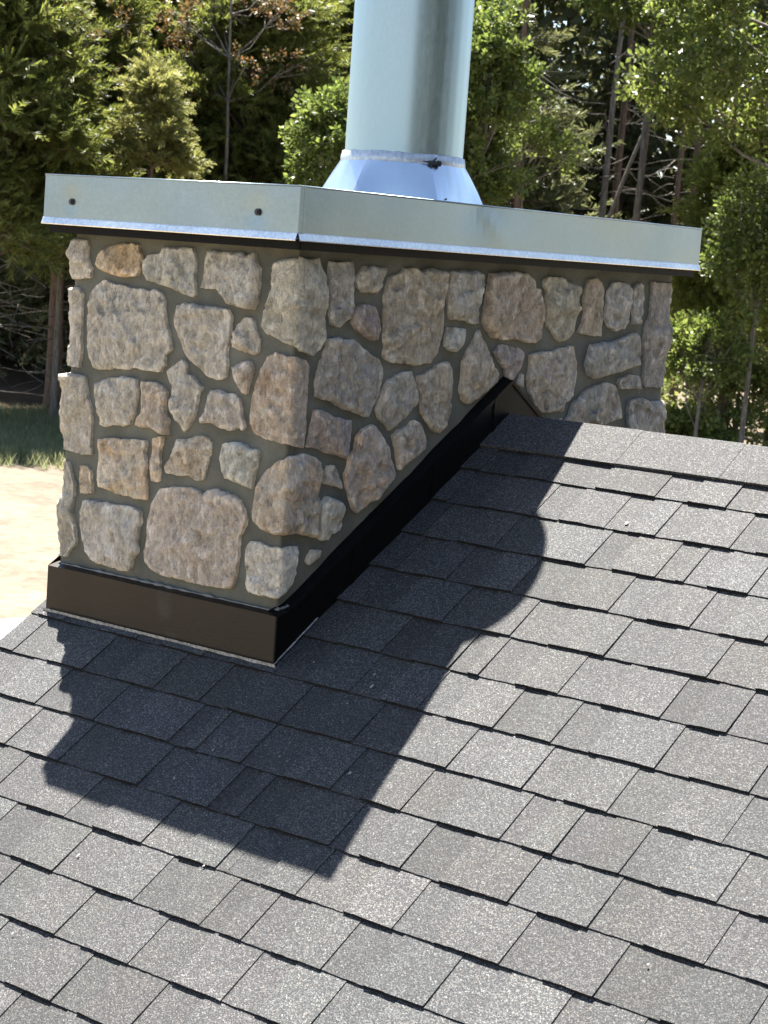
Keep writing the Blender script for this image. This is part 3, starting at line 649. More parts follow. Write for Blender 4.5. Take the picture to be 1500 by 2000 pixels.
for y in (.27, .58, .83):    # laps between the lengths
    k = MB(); z = y*math.tan(PI); dz = .012*math.tan(PI)
    k.hexa([(.0008,y,z+.006),(.0036,y,z+.006),(.0036,y+.012,z+dz+.006),(.0008,y+.012,z+dz+.006),(.0008,y,z+.103),(.0036,y,z+.103),(.0036,y+.012,z+dz+.103),(.0008,y+.012,z+dz+.103)])
    part(k.build('flashing_lap', MAT['black'], chim))
part(side_flash(1, True).build('side_flashing', MAT['black'], chim))
k = MB(); k.box(-.002, .003, -.004, .006, .0, H+.001)
part(k.build('corner_fold', MAT['black'], chim))
k = MB()   # step flashing edge showing along the shingles
n = 12
for i in range(n):
    a, b = SR*.17*i/n, SR*.17*(i+1)/n
    wa, wb = [.003+.002*noise.noise(Vector((s*20, 5, 1))) for s in (a, b)]
    k.add([slope(.0015,a,.012),slope(.0015,b,.012),slope(.002+wb,b,.0105),slope(.002+wa,a,.0105)], [(0,3,2,1)])
part(k.build('caulk_line', MAT['bare'], chim))
# smeared sealant on the ledge
def bead(pts, r, nseed, name, mat, parent, flat=.6, inv=None):
    k = MB(); P = [Vector(p) for p in pts]
    k.tube(P, [r*(.25+1.3*abs(noise.noise(Vector((i*.29, nseed, 2))))) for i in range(len(P))], 6)
    o = k.build(name, mat, parent, True)
    return o
pts = [(-W+.02+(W-.06)*i/60, .024+.003*noise.noise(Vector((i*.3, 1, 1))), H+.0075+.002*noise.noise(Vector((i*.5, 1, 8)))) for i in range(61)]
part(bead(pts, .0075, 3, 'sealant', MAT['seal'], chim))
pts = [(-.035+.02*math.sin(t*1.57), .024-.006+.035*(1-math.cos(t*1.57)), H+.007+.012*t) for t in [i/12 for i in range(13)]]
part(bead(pts, .011, 5, 'sealant', MAT['seal'], chim))
pts = [(-.026+.002*noise.noise(Vector((i*.3, 5, 1))), .06+(YR-.08)*i/50, (.06+(YR-.08)*i/50)*math.tan(PI)+.108) for i in range(51)]
part(bead(pts, .004, 7, 'sealant', MAT['black'], chim))

# ------------------------------------------------------------------ metal chase cover (a cap folded over the chimney top)
def dent(y, z):
    dy, dz = y-.66, z-1.146
    d = -.0045*math.exp(-(dy/.09)**2-(dz/.07)**2)
    # crease running down and away from the dent
    t = (y-.66)*.80+(1.146-z)*.60; c = -(y-.66)*.60+(1.146-z)*.80
    d += .0020*math.exp(-(c/.022)**2)*max(0, min(1, t/.04))*max(0, 1-t/.20)
    d += .0022*noise.noise(Vector((y*4, z*6, 3)))
    return d
cover = part(empty('chase_cover', (0,0,0), None, None)); cover.parent = chim; cover.matrix_parent_inverse = cinv
def cpart(o): o.parent = cover; return o
def fascia(face):
    nu, nv = (64, 14); V = []; F = []
    for i in range(nu+1):
        for j in range(nv+1):
            t = i/nu; z = HB+(HT-HB)*j/nv
            if face == 'front': x, y = -CL+(CL+CX)*t, -CY; y += -.0016*noise.noise(Vector((x*5, z*7, 6)))-.0010*math.exp(-((x+.1015)/.03)**2-((z-1.081)/.03)**2)*-2-.0010*math.exp(-((x+.742)/.03)**2-((z-1.081)/.03)**2)*-2
            elif face == 'right': y = -CY+(CB+CY)*t; x = CX+(dent(y, z) if 0 < i < nu else 0)
            elif face == 'back': x, y = CX-(CL+CX)*t, CB
            else: x, y = -CL, CB-(CB+CY)*t
            V.append((x, y, z))
    m = nv+1
    for i in range(nu):
        for j in range(nv): F.append((i*m+j, (i+1)*m+j, (i+1)*m+j+1, i*m+j+1))
    # kicked-out hem along the foot
    b = len(V); n = {'front':(0,-1), 'right':(1,0), 'back':(0,1), 'left':(-1,0)}[face]
    for i in range(nu+1):
        x, y, z = V[i*m]; e = .002*noise.noise(Vector((x*6, y*6, 2)))
        V += [(x+n[0]*.0005, y+n[1]*.0005, z+.0145), (x+n[0]*.0025, y+n[1]*.0025, z+.0125), (x+n[0]*(.008+e), y+n[1]*(.008+e), z-.002), (x+n[0]*(.0065+e), y+n[1]*(.0065+e), z-.004), (x, y, z+.004)]
    for i in range(nu):
        for j in range(4): F.append((b+i*5+j, b+i*5+5+j, b+i*5+6+j, b+i*5+1+j)[::-1])
    return V, F
for fc in ('front', 'right', 'back', 'left'):
    V, F = fascia(fc); 
    me = mesh('fascia_panel', V, F, False); me.materials.append(MAT['steel']); me.materials.append(MAT['hem'])
    for pl in me.polygons:
        if pl.index >= 64*14: pl.material_index = 1
    cpart(link('fascia_panel', me))
k = MB()
cxm, cym = (CX-CL)/2, (CB-CY)/2
k.add([(-CL,-CY,HT),(CX,-CY,HT),(CX,CB,HT),(-CL,CB,HT),(cxm,cym,HT+.02)], [(0,1,4),(1,2,4),(2,3,4),(3,0,4)])
cpart(k.build('top_sheet', MAT['steel']))
k = MB()   # rolled top edge and the standing corner seam
for a, b in (((-CL,-CY,HT),(CX,-CY,HT)),((CX,-CY,HT),(CX,CB,HT)),((CX,CB,HT),(-CL,CB,HT)),((-CL,CB,HT),(-CL,-CY,HT))):
    k.tube([a, b], [.0022, .0022], 6)
cpart(k.build('rolled_edge', MAT['steel'], None, True))
k = MB(); k.box(CX+.0006, CX+.002, -CY-.002, -CY+.022, HB+.016, HT-.001)
for j in range(15):
    z = HB+.02+.0068*j; k.tube([(CX+.0015, -CY+.013, z), (CX+.0032, -CY+.013, z)], [.0014, .0009], 6)
cpart(k.build('corner_seam', MAT['steel']))
for x, z in ((-.742, 1.0795), (-.1015, 1.0808)):
    k = MB(); y = -CY-.0005
    k.tube([(x,y,z),(x,y-.0015,z)], [.0085,.0085], 16); k.tube([(x,y-.0015,z),(x,y-.006,z)], [.0056,.0052], 6)
    k.tube([(x,y-.006,z),(x,y-.007,z)], [.003,.002], 8)
    cpart(k.build('screw', MAT['screw']))
k = MB()   # dark trim board under the hem
k.box(-CL+.012, CX-.010, -CY+.010, -CY+.024, HB-.024, HB+.012)
k.box(CX-.022, CX-.009, -CY+.024, CB-.010, HB-.024, HB+.012)
k.box(-CL+.012, CX-.010, CB-.024, CB-.010, HB-.024, HB+.012)
k.box(-CL+.012, -CL+.026, -CY+.024, CB-.024, HB-.024, HB+.012)
part(k.build('drip_board', MAT['black'], chim))
k = MB(); k.box(-CL+.026, CX-.022, -CY+.024, CB-.024, HB-.012, HB+.004)
part(k.build('soffit_board', MAT['fascia'], chim))

# ------------------------------------------------------------------ flue pipe
FX, FY, FR = -.4092, .8794, .1656
flue = empty('flue_pipe', (FX, FY, HT+.01), 'round galvanised steel flue pipe rising from the metal chimney top', 'flue pipe')
finv = Matrix.Translation((FX, FY, HT+.01)).inverted()
def fpart(o): o.parent = flue; o.matrix_parent_inverse = finv; return o
V = []; F = []; n = 144; zz_ = [1.20, 1.35, 1.5, 1.7, 1.98]
for i in range(n):
    a = 2*math.pi*i/n; c, s = math.cos(a), math.sin(a)
    for z in zz_:
        r = FR+.0026*noise.noise(Vector((c*2.6, s*2.6, 3.3+z*.25)))+.0008*noise.noise(Vector((c*7, s*7, 8+z*.2)))
        V.append((FX+r*c, FY+r*s, z))
m = len(zz_)
for i in range(n):
    for j in range(m-1): F.append((i*m+j, ((i+1) % n)*m+j, ((i+1) % n)*m+j+1, i*m+j+1))
fpart(link('pipe', mesh('pipe', V, F, True), MAT['pipe']))
# direction from the flue to the viewer side seam, measured on the chimney itself
def ring_pt(deg, r): a = R(deg); return (FX+r*math.cos(a), FY+r*math.sin(a))
# collar: sheet folded from a square foot to the round pipe
n = 96; V = []; F = []
for k_ in range(n):
    a = 2*math.pi*k_/n
    ph = (math.degrees(a)+85.8) % 60-30            # six flat panels, creased between
    hexr = .205/math.cos(R(ph))
    for j in range(9):
        t = j/8; z = 1.150+(1.262-1.150)*t
        rr = hexr*(1-t)+(FR+.006)*t+.010*(1-t)*t
        rr += .0012*noise.noise(Vector((math.cos(a)*6, math.sin(a)*6, z*9)))
        V.append((FX+rr*math.cos(a), FY+rr*math.sin(a), z))
for k_ in range(n):
    for j in range(8): F.append((k_*9+j, ((k_+1) % n)*9+j, ((k_+1) % n)*9+j+1, k_*9+j+1))
fpart(link('collar', mesh('collar', V, F, False), MAT['collar']))
SEAM = -20.8
k = MB()
q = []
for z, r in ((1.150,.216),(1.26,FR+.009)):
    for d in (-.35, .45): q.append((*ring_pt(SEAM+d, r+.001), z))
k.add([q[0],q[1],q[3],q[2]], [(0,1,2,3)])
fpart(k.build('seam', MAT['screw']))
k = MB(); k.tube([(*ring_pt(SEAM+4, .212), 1.162), (*ring_pt(SEAM+4, .219), 1.163)], [.003,.002], 8)
fpart(k.build('rivet', MAT['screw']))
# ragged sealant round the joint
n = 140; V = []; F = []
for i in range(n):
    a = 2*math.pi*i/n; c, s = math.cos(a), math.sin(a)
    n1 = noise.noise(Vector((c*5, s*5, 1))); n2 = noise.noise(Vector((c*14, s*14, 4)))
    for r, z in ((FR+.0005, 1.281+.004*n1+.003*n2), (FR+.006+.002*n2, 1.279+.006*n1), (FR+.009+.002*n1, 1.264+.003*n2), (FR+.010+.001*n2, 1.255+.004*n2), (FR+.0085, 1.252+.004*n2)):
        V.append((FX+r*c, FY+r*s, z))
for i in range(n):
    for j in range(4): F.append((i*5+j, i*5+j+1, ((i+1) % n)*5+j+1, ((i+1) % n)*5+j))
fpart(link('sealant_bead', mesh('sealant_bead', V, F, True), MAT['silver']))
# worm drive clamp screw
cl = empty('clamp', (0,0,0), None, None); fpart(cl)
def clp(o): o.parent = cl; return o
A0 = SEAM-1.5
def rp(deg, r, z): return (*ring_pt(deg, r), z)
k = MB(); k.tube([rp(A0-6.5, FR+.017, 1.258), rp(A0+1.5, FR+.019, 1.257)], [.0055,.0055], 10); clp(k.build('worm_housing', MAT['screw']))
k = MB(); k.tube([rp(A0-12, FR+.015, 1.260), rp(A0-6, FR+.017, 1.259)], [.0015,.002], 8); clp(k.build('band_tail', MAT['screw']))
k = MB(); k.tube([rp(A0+1.5, FR+.019, 1.257), rp(A0+4.0, FR+.020, 1.257)], [.0085,.008], 6); clp(k.build('screw_head', MAT['screw']))
k = MB(); k.tube([rp(A0-3, FR+.019, 1.262), rp(A0-.5, FR+.022, 1.272)], [.003,.002], 6); k.tube([rp(A0-5, FR+.018, 1.252), rp(A0-4.4, FR+.02, 1.243)], [.002,.001], 6); clp(k.build('band_end', MAT['screw']))
# rain cap above the picture, whose round shadow falls on the shingles
k = MB(); k.lathe([(.02,2.10),(.10,2.075),(.198,2.035),(.203,2.02),(.203,1.985),(.199,1.985),(.190,2.02)], (FX, FY), 64)
fpart(k.build('rain_cap', MAT['pipe'], None, True))

# ------------------------------------------------------------------ trees
def rot_basis(dirs, rng):
    # random frames whose x axis is dirs
    d = dirs/np.maximum(np.linalg.norm(dirs, axis=1, keepdims=True), 1e-9)
    r = rng.normal(size=d.shape); b = np.cross(d, r); b /= np.maximum(np.linalg.norm(b, axis=1, keepdims=True), 1e-9)
    c = np.cross(d, b)
    return d, b, c
def scatter(T, F, pos, frames, scale):
    d, b, c = frames; n = len(pos); m = len(T)
    V = pos[:, None, :] + scale[:, None, None]*(T[None, :, 0:1]*d[:, None] + T[None, :, 1:2]*b[:, None] + T[None, :, 2:3]*c[:, None])
    Fa = (F[None]+(np.arange(n)*m)[:, None, None]).reshape(-1, 3)
    return V.reshape(-1, 3), Fa
def plume_template(rng, n=24):
    # feathery cedar spray: narrow blades off a short axis
    V = []; F = []
    for i in range(n):
        t = (i+.5)/n; ax = np.array([t, .05*math.sin(t*5), -.10*t*t]); sd_ = 1 if i % 2 else -1
        ang = rng.uniform(.45, .95); up = rng.uniform(-.45, .45); L_ = (.34*(1-.55*t)+.07)*rng.uniform(.7, 1.25)
        di = np.array([math.cos(ang), sd_*math.sin(ang)*math.cos(up), math.sin(ang)*math.sin(up)])
        pe = np.cross(di, rng.normal(size=3)); pe /= np.linalg.norm(pe); wd = .046*rng.uniform(.8, 1.3)
        b = len(V); V += [ax-pe*wd*.5, ax+pe*wd*.5, ax+di*L_*.62+pe*wd*.75, ax+di*L_]
        F += [(b, b+1, b+2), (b, b+2, b+3)]
    return np.array(V), np.array(F)
def leaf_template(rng, n=16):
    # a shoot of broad leaves, each folded along its midrib
    V = []; F = []
    for i in range(n):
        t = (i+.4)/n; a = i*2.4+rng.uniform(-.4,.4); ax = np.array([t*.9, 0, 0])
        di = np.array([.45+.5*t, math.cos(a), math.sin(a)])+rng.normal(size=3)*.18; di /= np.linalg.norm(di)
        up = np.array([0,0,1.])+rng.normal(size=3)*.5; pe = np.cross(di, up); pe /= np.linalg.norm(pe); nn = np.cross(pe, di)
        L_ = .30*rng.uniform(.75, 1.25); wd = L_*.30
        o = ax+di*.06; b = len(V)
        V += [o, o+di*L_*.55+pe*wd+nn*.03, o+di*L_-nn*.02, o+di*L_*.55-pe*wd+nn*.03, o+di*L_*.5]
        F += [(b, b+1, b+4), (b+1, b+2, b+4), (b+2, b+3, b+4), (b+3, b, b+4)]
    return np.array(V), np.array(F)
def cedar_crown(seed, Hh, Rr, zb, nbr=110, dens=20, size=(.22,.42), shape=.75):
    rng = np.random.default_rng(seed); pos = []; dr = []; twigs = []
    for i in range(nbr):
        t = rng.random()**1.15; z = zb+(Hh-zb)*t
        L_ = (Rr*(1-t)**shape*rng.uniform(.55, 1.12))+.12
        az = rng.uniform(0, 2*math.pi); el = rng.uniform(.15, .65)
        p = np.array([0, 0, z]); pts = [p]
        for s in range(6):
            e = el-(.20+.35*rng.random())*s/5*1.5; d = np.array([math.cos(az)*math.cos(e), math.sin(az)*math.cos(e), math.sin(e)])
            az += rng.normal()*.12; p = p+d*L_/6; pts.append(p)
        pts = np.array(pts); twigs.append((pts, .018+.012*L_))
        m = int(dens*(.4+L_/max(Rr, .5)))
        tt = rng.uniform(.18, 1.0, m)**.75*5.999; ii = tt.astype(int); fr = (tt-ii)[:, None]
        q = pts[ii]*(1-fr)+pts[np.minimum(ii+1, 6)]*fr
        out = pts[np.minimum(ii+1, 6)]-pts[ii]; out /= np.linalg.norm(out, axis=1, keepdims=True)
        side = rng.normal(size=(m, 3))*np.array([.8,.8,.45])
        q = q+side*(.07+.12*L_*.5)
        dd = out*.9+side*.8+np.array([0,0,.25])
        pos.append(q); dr.append(dd)
    pos = np.concatenate(pos); dr = np.concatenate(dr)
    T = [plume_template(rng) for _ in range(1)][0]
    sc = rng.uniform(size[0], size[1], len(pos))
    return scatter(T[0], T[1], pos, rot_basis(dr, rng), sc), twigs
def oak_crown(seed, center, rad, lumps=26, shoots=46, size=(.30,.5), lumpr=(.35,.7), hollow=.55):
    rng = np.random.default_rng(seed); pos = []; dr = []; cs = []
    for i in range(lumps):
        d = rng.normal(size=3); d /= np.linalg.norm(d); c = np.array(center)+d*np.array(rad)*rng.uniform(hollow, 1.0); cs.append(c)
        lr = rng.uniform(*lumpr); m = int(shoots*rng.uniform(.6, 1.3))
        e = rng.normal(size=(m, 3)); e /= np.linalg.norm(e, axis=1, keepdims=True)
        q = c+e*lr*rng.uniform(.25, 1.0, (m, 1))*np.array([1,1,.62])
        pos.append(q); dr.append(e+d*.5+np.array([0,0,.25]))
    pos = np.concatenate(pos); dr = np.concatenate(dr); T = leaf_template(rng)
    return scatter(T[0], T[1], pos, rot_basis(dr, rng), rng.uniform(size[0], size[1], len(pos))), cs
def trunk_mb(seed, Hh, r0, lean=(0,0), z0=-.3, wob=.06, n=10, fork=0):
    rs = random.Random(seed); k = MB(); m = max(6, int(Hh/.8)); pts = []; rr = []
    for i in range(m+1):
        t = i/m; z = z0+(Hh-z0)*t
        pts.append((lean[0]*t+wob*math.sin(t*5+seed)*t+rs.uniform(-.01,.01), lean[1]*t+wob*math.cos(t*4+seed*2)*t, z)); rr.append(r0*(1-.85*t)*(1+.35*math.exp(-max(0, z)/.3))+.008)
    k.tube(pts, rr, n); return k, pts
def twig_tubes(k, twigs, n=4):
    for pts, r in twigs: k.tube([tuple(p) for p in pts[::2]], [max(r*(1-.28*j), .004) for j in range(len(pts[::2]))], n, False)
def dead_twigs(seed, z0, z1, num, Lr=(.4,1.3)):
    rs = random.Random(seed); k = MB()
    for i in range(num):
        z = rs.uniform(z0, z1); a = rs.uniform(0, 6.283); L_ = rs.uniform(*Lr); e = rs.uniform(-.25, .35)
        p = Vector((0,0,z)); pts = [p.copy()]; d = Vector((math.cos(a)*math.cos(e), math.sin(a)*math.cos(e), math.sin(e)))
        for s in range(4): d = (d+Vector((rs.gauss(0,.16), rs.gauss(0,.16), rs.gauss(0,.16)-.05))).normalized(); p = p+d*L_/4; pts.append(p.copy())
        k.tube(pts, [.014,.011,.008,.006,.003], 4, False)
        if rs.random() < .6:
            q = pts[2]; d2 = (d+Vector((rs.gauss(0,.6), rs.gauss(0,.6), rs.gauss(0,.4)))).normalized()
            k.tube([q, q+d2*L_*.25, q+d2*L_*.45], [.007,.005,.003], 4, False)
    return k
def vine(seed, z0, z1, num): pass
def mk_tree(name, loc, label, cat, group=None, rz=0):
    o = empty(name, loc, label, cat, group); o.rotation_euler[2] = rz; return o
def copy_tree(src, loc, rz, sc, label, group):
    c = src.copy(); COL.objects.link(c); c.location = loc; c.rotation_euler = (0, 0, rz); c.scale = (sc, sc, sc*1.0)
    c['label'] = label
    if group: c['group'] = group
    elif 'group' in c: del c['group']
    for ch in list(src.children):
        d = ch.copy(); COL.objects.link(d); d.parent = c
    return c
def G(x, y): return (x, y, gz(x, y))
def cedar_tree(seed, loc, label, Hh, Rr, zb, r0, mat='cedar', group=None, rz=0, nbr=110, dens=20, size=(.22,.42), shape=.75, dead=26, deadz=None, lean=(0,0), cat='cedar tree', name='cedar_tree'):
    o = mk_tree(name, loc, label, cat, group, rz)
    k, pts = trunk_mb(seed, Hh*.97, r0, lean)
    (V, F), tw = cedar_crown(seed, Hh, Rr, zb, nbr, dens, size, shape)
    if lean != (0,0):
        V = V.copy(); V[:, 0] += lean[0]*V[:, 2]/Hh; V[:, 1] += lean[1]*V[:, 2]/Hh
    k.build('trunk', MAT['bark'], o, True)
    b = MB(); twig_tubes(b, tw); b.build('branches', MAT['bark'], o, True)
    if dead: dead_twigs(seed+1, deadz[0] if deadz else .4, deadz[1] if deadz else zb+1.5, dead).build('dead_branches', MAT['greybark'], o, True)
    link('crown', tri_mesh('crown', V, F), MAT[mat], o)
    return o
def oak_tree(seed, loc, label, Hh, center, rad, r0, lumps=26, shoots=46, mat='oak', size=(.30,.5), lumpr=(.35,.7), group=None, lean=(0,0), hollow=.55, bark='greybark', name='oak_tree', cat='oak tree', trunk=True):
    o = mk_tree(name, loc, label, cat, group)
    (V, F), cs = oak_crown(seed, center, rad, lumps, shoots, size, lumpr, hollow)
    k, pts = trunk_mb(seed, Hh, r0, lean)
    k.build('trunk', MAT[bark], o, True)
    b = MB(); rs = random.Random(seed)
    for c in cs:
        c = Vector(c); zt = max(.3, min(c.z-rs.uniform(.3,1.2), Hh*.9)); i = min(range(len(pts)), key=lambda i: abs(pts[i][2]-zt)); a = Vector(pts[i])
        mid = a.lerp(c, .5)+Vector((rs.gauss(0,.12), rs.gauss(0,.12), rs.gauss(0,.1)-.1))
        b.tube([a, mid, c], [max(.012, r0*.28), max(.01, r0*.18), .008], 5, False)
        for _ in range(3): b.tube([mid.lerp(c, .6), c+Vector((rs.gauss(0,.3), rs.gauss(0,.3), rs.gauss(0,.2)))], [.009,.003], 4, False)
    b.build('branches', MAT[bark], o, True)
    link('crown', tri_mesh('crown', V, F), MAT[mat], o)
    return o
# front row at the edge of the wood, from the far end of the verge to the right
YC = cedar_tree(21, G(-22.98,22.09), 'small pale olive cone shaped young cedar standing clear in front of the darker cedars', 6.9, .72, 4.92, .06, 'cedar2', nbr=46, dens=24, size=(.2,.38), shape=.95, dead=6, name='young_cedar')
C1 = cedar_tree(22, G(-25.2,20.4), 'yellow green cedar drooping over the grass verge at the left end of the wood', 8.6, 2.6, 3.15, .14, nbr=190, dens=37, size=(.28,.52), shape=.5, dead=30)
C2 = cedar_tree(23, G(-26.65,23.3), 'cedar with a straight reddish trunk and bare lower twigs just left of the chimney', 9.2, 2.5, 3.6, .17, nbr=170, dens=42, size=(.28,.52), shape=.5, dead=50)
C3 = cedar_tree(24, G(-24.81,26.58), 'broad dull green cedar behind the left half of the metal chimney cover', 9.6, 2.9, 3.16, .17, nbr=190, dens=37, size=(.28,.52), shape=.5, dead=24)
C4 = copy_tree(C2, G(-27.59,26.67), 2.1, 1.05, 'tall dark cedar directly behind the small pale young cedar', None)
C5 = copy_tree(C3, G(-26.23,30.67), 1.2, 1.08, 'dark cedar behind the bright oak on the left of the flue pipe', None)
C6 = copy_tree(C1, G(-30.69,27.77), 4.0, 1.05, 'tall cedar rising between the left end cedar and the small pale one', None)
RU = oak_tree(31, G(-23.88,24.99), 'tree with rust orange turning leaves high above the small pale young cedar', 8.88, (0,0,7.72), (1.9,1.0,1.1), .06, 22, 9, 'rust', (.20,.32), (.3,.6), name='turning_tree', cat='tree')
RU2 = copy_tree(RU, G(-25.0,21.84), 1.9, .92, 'second tree with brown and orange leaves, among the cedars at the upper left', None)
# saplings and bright oaks round the flue
oak_tree(41, G(-18.84,22.52), 'bright sunlit oak sapling whose leaves show against the left side of the flue pipe', 6.4, (0,0,5.5), (.75,.6,.75), .05, 20, 40, size=(.26,.42), lumpr=(.22,.42), name='oak_sapling')
oak_tree(42, G(-17.57,24.79), 'slender sunlit oak whose leaves climb along the right side of the flue pipe', 8.02, (0,0,6.23), (.85,.7,1.9), .07, 34, 34, size=(.26,.42), lumpr=(.22,.42), name='slender_oak')
oak_tree(43, G(-17.51,26.05), 'thin oak sapling with a small yellow green spray reaching right over the metal cover', 6.02, (.3,.3,5.83), (.45,.35,.22), .04, 7, 16, size=(.24,.36), lumpr=(.12,.26), name='oak_sapling')
# bare trunks in the gap
def bare(seed, loc, label, r0, lean, Hh=15, bark='greybark', dead=24, cz=12.5, cat='tree', name='bare_trunk_tree'):
    o = mk_tree(name, loc, label, cat)
    k, pts = trunk_mb(seed, Hh, r0, lean, wob=.10); k.build('trunk', MAT[bark], o, True)
    if dead: dead_twigs(seed, 1.0, 8.5, dead, (.5,1.7)).build('dead_branches', MAT['greybark'], o, True)
    (V, F), cs = oak_crown(seed, (lean[0]*.8,lean[1]*.8,cz+2), (1.4,1.4,1.3), 8, 26)
    link('crown', tri_mesh('crown', V, F), MAT['oak'], o)
    return o
bare(51, G(-19.78,29.35), 'thin reddish bare trunk rising just right of the flue collar', .075, (-.25,-.2), bark='bark')
bare(52, G(-20.72,31.13), 'thin grey trunk leaning over to the right in the gap of the wood', .06, (2.9,2.2), dead=10, Hh=11)
bare(53, G(-21.76,35.24), 'pale grey trunk in the middle of the dark gap, with forked upper limb', .10, (.3,.2), Hh=14)
bare(54, G(-26.73,43.93), 'dark straight trunk deep in the shade, left one of a close pair', .14, (0,.1), bark='bark')
bare(55, G(-27.33,45.91), 'dark straight trunk deep in the shade, right one of a close pair', .13, (.2,.1), bark='bark')
bare(56, G(-20.84,36.98), 'reddish brown straight trunk next to the cedar at the right', .085, (.15,.1), bark='bark', dead=34)
bare(57, G(-19.46,35.47), 'lighter reddish trunk with bent top beside the right hand cedar', .09, (.1,.0), bark='bark', dead=20)
# right side
O1 = oak_tree(61, G(-13.43,29.63), 'tall oak with bright sunlit leaves filling the upper right corner', 12, (-1.3,-1.0,8.32), (2.2,1.5,2.2), .17, 40, 34, lean=(-.3,-.2))
oak_tree(62, G(-18.92,32.3), 'oak bough of bright leaves hanging over the top of the dark gap', 11, (0,0,9.59), (2.0,1.2,1.1), .10, 22, 34)
CR = cedar_tree(63, G(-16.32,32.07), 'dense olive green cedar at the right, over the far end of the metal cover', 6.77, 1.3, 2.55, .16, 'cedar3', nbr=190, dens=30, dead=8, shape=.42, size=(.24,.44))
CR2 = copy_tree(CR, G(-15.84,33.45), 2.0, 1.12, 'olive cedar cut off by the right edge of the picture', None)
oak_tree(64, G(-19.92,37.51), 'oak with a thick dark trunk standing on the sunlit sand right of the chimney', 9, (0,0,2.71), (1.5,1.2,.75), .30, 20, 14, lean=(.2,.1), lumpr=(.3,.55))
oak_tree(68, G(-14.54,29.62), 'leafy young oak at the right edge in front of the olive cedar', 5.73, (0,0,4.42), (.8,.6,1.35), .05, 30, 18, size=(.26,.42), lumpr=(.2,.42), name='young_oak')
oak_tree(67, G(-15.28,29.22), 'slim young oak with bright leaves beside the upper right corner of the stonework', 3.03, (0,0,2.27), (.75,.6,.62), .04, 22, 16, size=(.26,.42), lumpr=(.2,.4), name='young_oak')
oak_tree(65, G(-16.29,32.65), 'low leafy oak bush over the sand at the lower right', 2.03, (0,0,1.3), (1.15,.9,.75), .06, 22, 16, lumpr=(.25,.5), name='oak_bush', cat='bush')
oak_tree(66, G(-16.57,31.36), 'small leafy bush at the foot of the thick trunk, behind the roof ridge', 1.0, (0,0,0.49), (.7,.6,.35), .04, 14, 26, lumpr=(.2,.35), name='oak_bush', cat='bush')
# trees further back, plus unseen ones added at the right to darken reflections
rb = random.Random(77); ng = 0
deep = []
BACK_AND_ADDED = [(-22.6,62.5),(-28.6,34.9),(-19.8,55.3),(-40,32),(-45.9,33.5),(-20.1,49.4),(-33.5,36.9),(-42.9,38.7),(-30.5,40.3),(-36.7,32.5),(-42.9,28.4),(-24.7,54.6),(-46.1,37.5),(-52.9,40.6),(-49,47.2),(-50.2,32.9),(-48.1,42.1),(-15.3,40.5),(-42.8,50.9),(-54.3,38),(-17.7,49),(-32,29.2),(-39.1,43.5),(-25.4,35.9),(-17.7,40.4),(-37.1,45),(-41.5,41.1),(-22.7,56),(-26,62),(-38.9,26),(-33.8,44.8),(-39.2,55.9),(-33.5,33),(-35.9,29.1),(-33.4,41.4),(-31.1,34.8),(-33.8,55.4),(-40.1,52.4),(-46.1,49.4),(-40.6,29.4),(-28.6,59.2),(-36.5,36.6),(-36.8,26.6),(14.2,12.4),(15.2,12.2),(19.8,16),(15.8,10.1),(16.4,9.5),(21.7,12.8),(25,13.8),(25.7,12.7),(20.5,7.9),(27.2,10.5),(19.1,5),(21.5,5.1),(17.4,2.5),(29.1,5.6),(23,2.5),(24.1,1.7),(23.2,0.5),(28.6,0.2),(30.6,-0.9),(26.2,-2.4),(27,-3.5),(23.8,-4.4),(24.7,-5.5),(18.2,-5.5),(26.2,-8),(27.6,-9.6),(25.5,-10.2),(22.2,-10.2),(25.6,-12.7),(18,-10.3)]
base = [cedar_tree(81, G(*BACK_AND_ADDED[0]), 'shaded cedar of the deep wood and its added unseen right side', 15, 2.7, 1.6, .16, 'dark', 'shaded cedars deep in the wood', nbr=120, dens=26, size=(.40,.75), dead=16),
        cedar_tree(82, G(*BACK_AND_ADDED[1]), 'shaded cedar of the deep wood and its added unseen right side', 17, 3.0, .6, .18, 'dark', 'shaded cedars deep in the wood', nbr=130, dens=26, size=(.40,.75), dead=16)]
for i, (x, y) in enumerate(BACK_AND_ADDED[2:]):
    copy_tree(base[i % 2], G(x, y), rb.uniform(0, 6.28), rb.uniform(.85, 1.15), 'shaded cedar of the deep wood and its added unseen right side', 'shaded cedars deep in the wood')
# undergrowth, brush and the far wood
def quad(n, c, seed):
    # n points spread over a four cornered patch of ground
    r = random.Random(seed); o = []
    for _ in range(n):
        a, b = r.random(), r.random()
        o.append(tuple((c[0][i]*(1-a)+c[1][i]*a)*(1-b)+(c[3][i]*(1-a)+c[2][i]*a)*b for i in (0, 1)))
    return o
def brush(name, pts, mat, size, label, seed, zr=(0,1.2), leafy=True, nl=16):
    rng = np.random.default_rng(seed); pts = np.array(pts); q = np.column_stack([pts, [gz(a, b) for a, b in pts]]); q[:, 2] += rng.uniform(zr[0], zr[1], len(q))**1.0
    d = rng.normal(size=q.shape)*np.array([1,1,.6])+np.array([0,0,.6])
    T = leaf_template(rng, nl) if leafy else plume_template(rng)
    V, F = scatter(T[0], T[1], q, rot_basis(d, rng), rng.uniform(size[0], size[1], len(q)))
    return tag(link(name, tri_mesh(name, V, F), mat), label, 'undergrowth', kind='stuff')
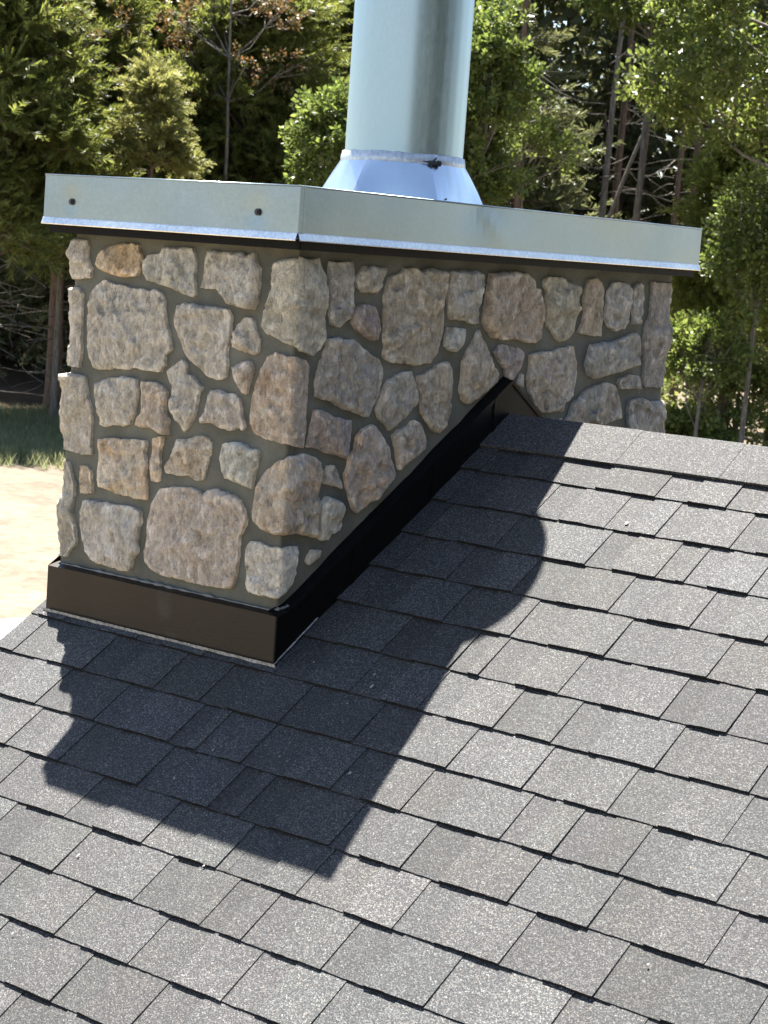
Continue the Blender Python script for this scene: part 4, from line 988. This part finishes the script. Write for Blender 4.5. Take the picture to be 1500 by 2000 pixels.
brush('undergrowth', quad(700,[(-31.99,19.66),(-18.05,32.82),(-28.1,50.11),(-48.68,30.68)],1)+quad(150,[(-23.1,31.89),(-19.06,34.55),(-23.08,41.46),(-27.85,38.33)],2)+quad(130,[(-23.54,50.29),(-19.57,52.08),(-25.6,66.9),(-30.63,64.63)],3), MAT['dark'], (.25,.6), 'dark tangled undergrowth on the floor of the wood', 5, (0,1.5))
brush('leafy_undergrowth', quad(260,[(-21.94,30.88),(-18.3,33.25),(-24.08,43.19),(-28.7,40.18)],12), MAT['oak'], (.3,.6), 'sunlit leafy undergrowth between the bare trunks', 12, (0,2.6))
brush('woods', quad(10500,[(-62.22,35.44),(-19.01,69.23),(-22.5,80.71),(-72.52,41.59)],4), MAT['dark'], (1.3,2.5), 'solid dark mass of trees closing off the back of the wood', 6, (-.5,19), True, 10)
k = dead_twigs(9, 0, .3, 0)
rs_ = random.Random(3)
for x, y in quad(110,[(-27.87,20.28),(-25.49,23.08),(-31.35,28.54),(-34.21,25.15)],5)+quad(60,[(-22.05,31.41),(-18.56,33.68),(-24.58,44.06),(-29.06,41.16)],6):
    z = gz(x, y); h = rs_.uniform(.1, 2.6); a = rs_.uniform(0, 6.28); L_ = rs_.uniform(.6, 2.2); e = rs_.uniform(-.3, .5)
    p = Vector((x, y, z+h)); d = Vector((math.cos(a)*math.cos(e), math.sin(a)*math.cos(e), math.sin(e))); pts = [p]
    for s in range(4): d = (d+Vector((rs_.gauss(0,.15), rs_.gauss(0,.15), rs_.gauss(0,.12)))).normalized(); pts.append(pts[-1]+d*L_/4)
    k.tube(pts, [.016,.013,.010,.007,.004], 4, False)
o = k.build('fallen_brush', MAT['greybark'], None, True); tag(o, 'tangle of dead grey twigs under the cedars at the left', 'brush', kind='stuff')
# grass on the verge
rng = np.random.default_rng(4); gp = np.array(quad(6200,[(-23.67,16.54),(-20.51,20.18),(-24.88,24.58),(-28.63,20.26)],7)+quad(800,[(-22.95,16),(-19.87,19.54),(-20.79,20.46),(-23.99,16.78)],8)+quad(260,[(-22.15,15.4),(-19.17,18.83),(-20.16,19.83),(-23.27,16.24)],10)+quad(800,[(-21.64,21.31),(-15.9,25.93),(-18.61,30.13),(-25.16,24.86)],9))
T = []; Fb = []
for i in range(9):
    a = rng.uniform(0, 6.28); l_ = rng.uniform(.6, 1.0); ln = rng.uniform(.2, .8); c = np.array([math.cos(a), math.sin(a), 0]); s = np.array([-math.sin(a), math.cos(a), 0]); o_ = rng.normal(size=3)*.35*np.array([1,1,0])
    b = len(T); T += [o_-s*.05, o_+s*.05, o_+c*ln*l_+np.array([0,0,l_])]; Fb += [(b, b+1, b+2)]
pos = np.column_stack([gp, [gz(a, b)+.02 for a, b in gp]]); n_ = len(pos); an = rng.uniform(0, 6.28, n_)
fr = (np.column_stack([np.cos(an), np.sin(an), 0*an]), np.column_stack([-np.sin(an), np.cos(an), 0*an]), np.tile([0,0,1.], (n_, 1)))
V, F = scatter(np.array(T), np.array(Fb), pos, fr, rng.uniform(.08, .30, n_))
tag(link('grass', tri_mesh('grass', V, F), MAT['grass']), 'short grass growing in the strip along the wood', 'grass', kind='stuff')
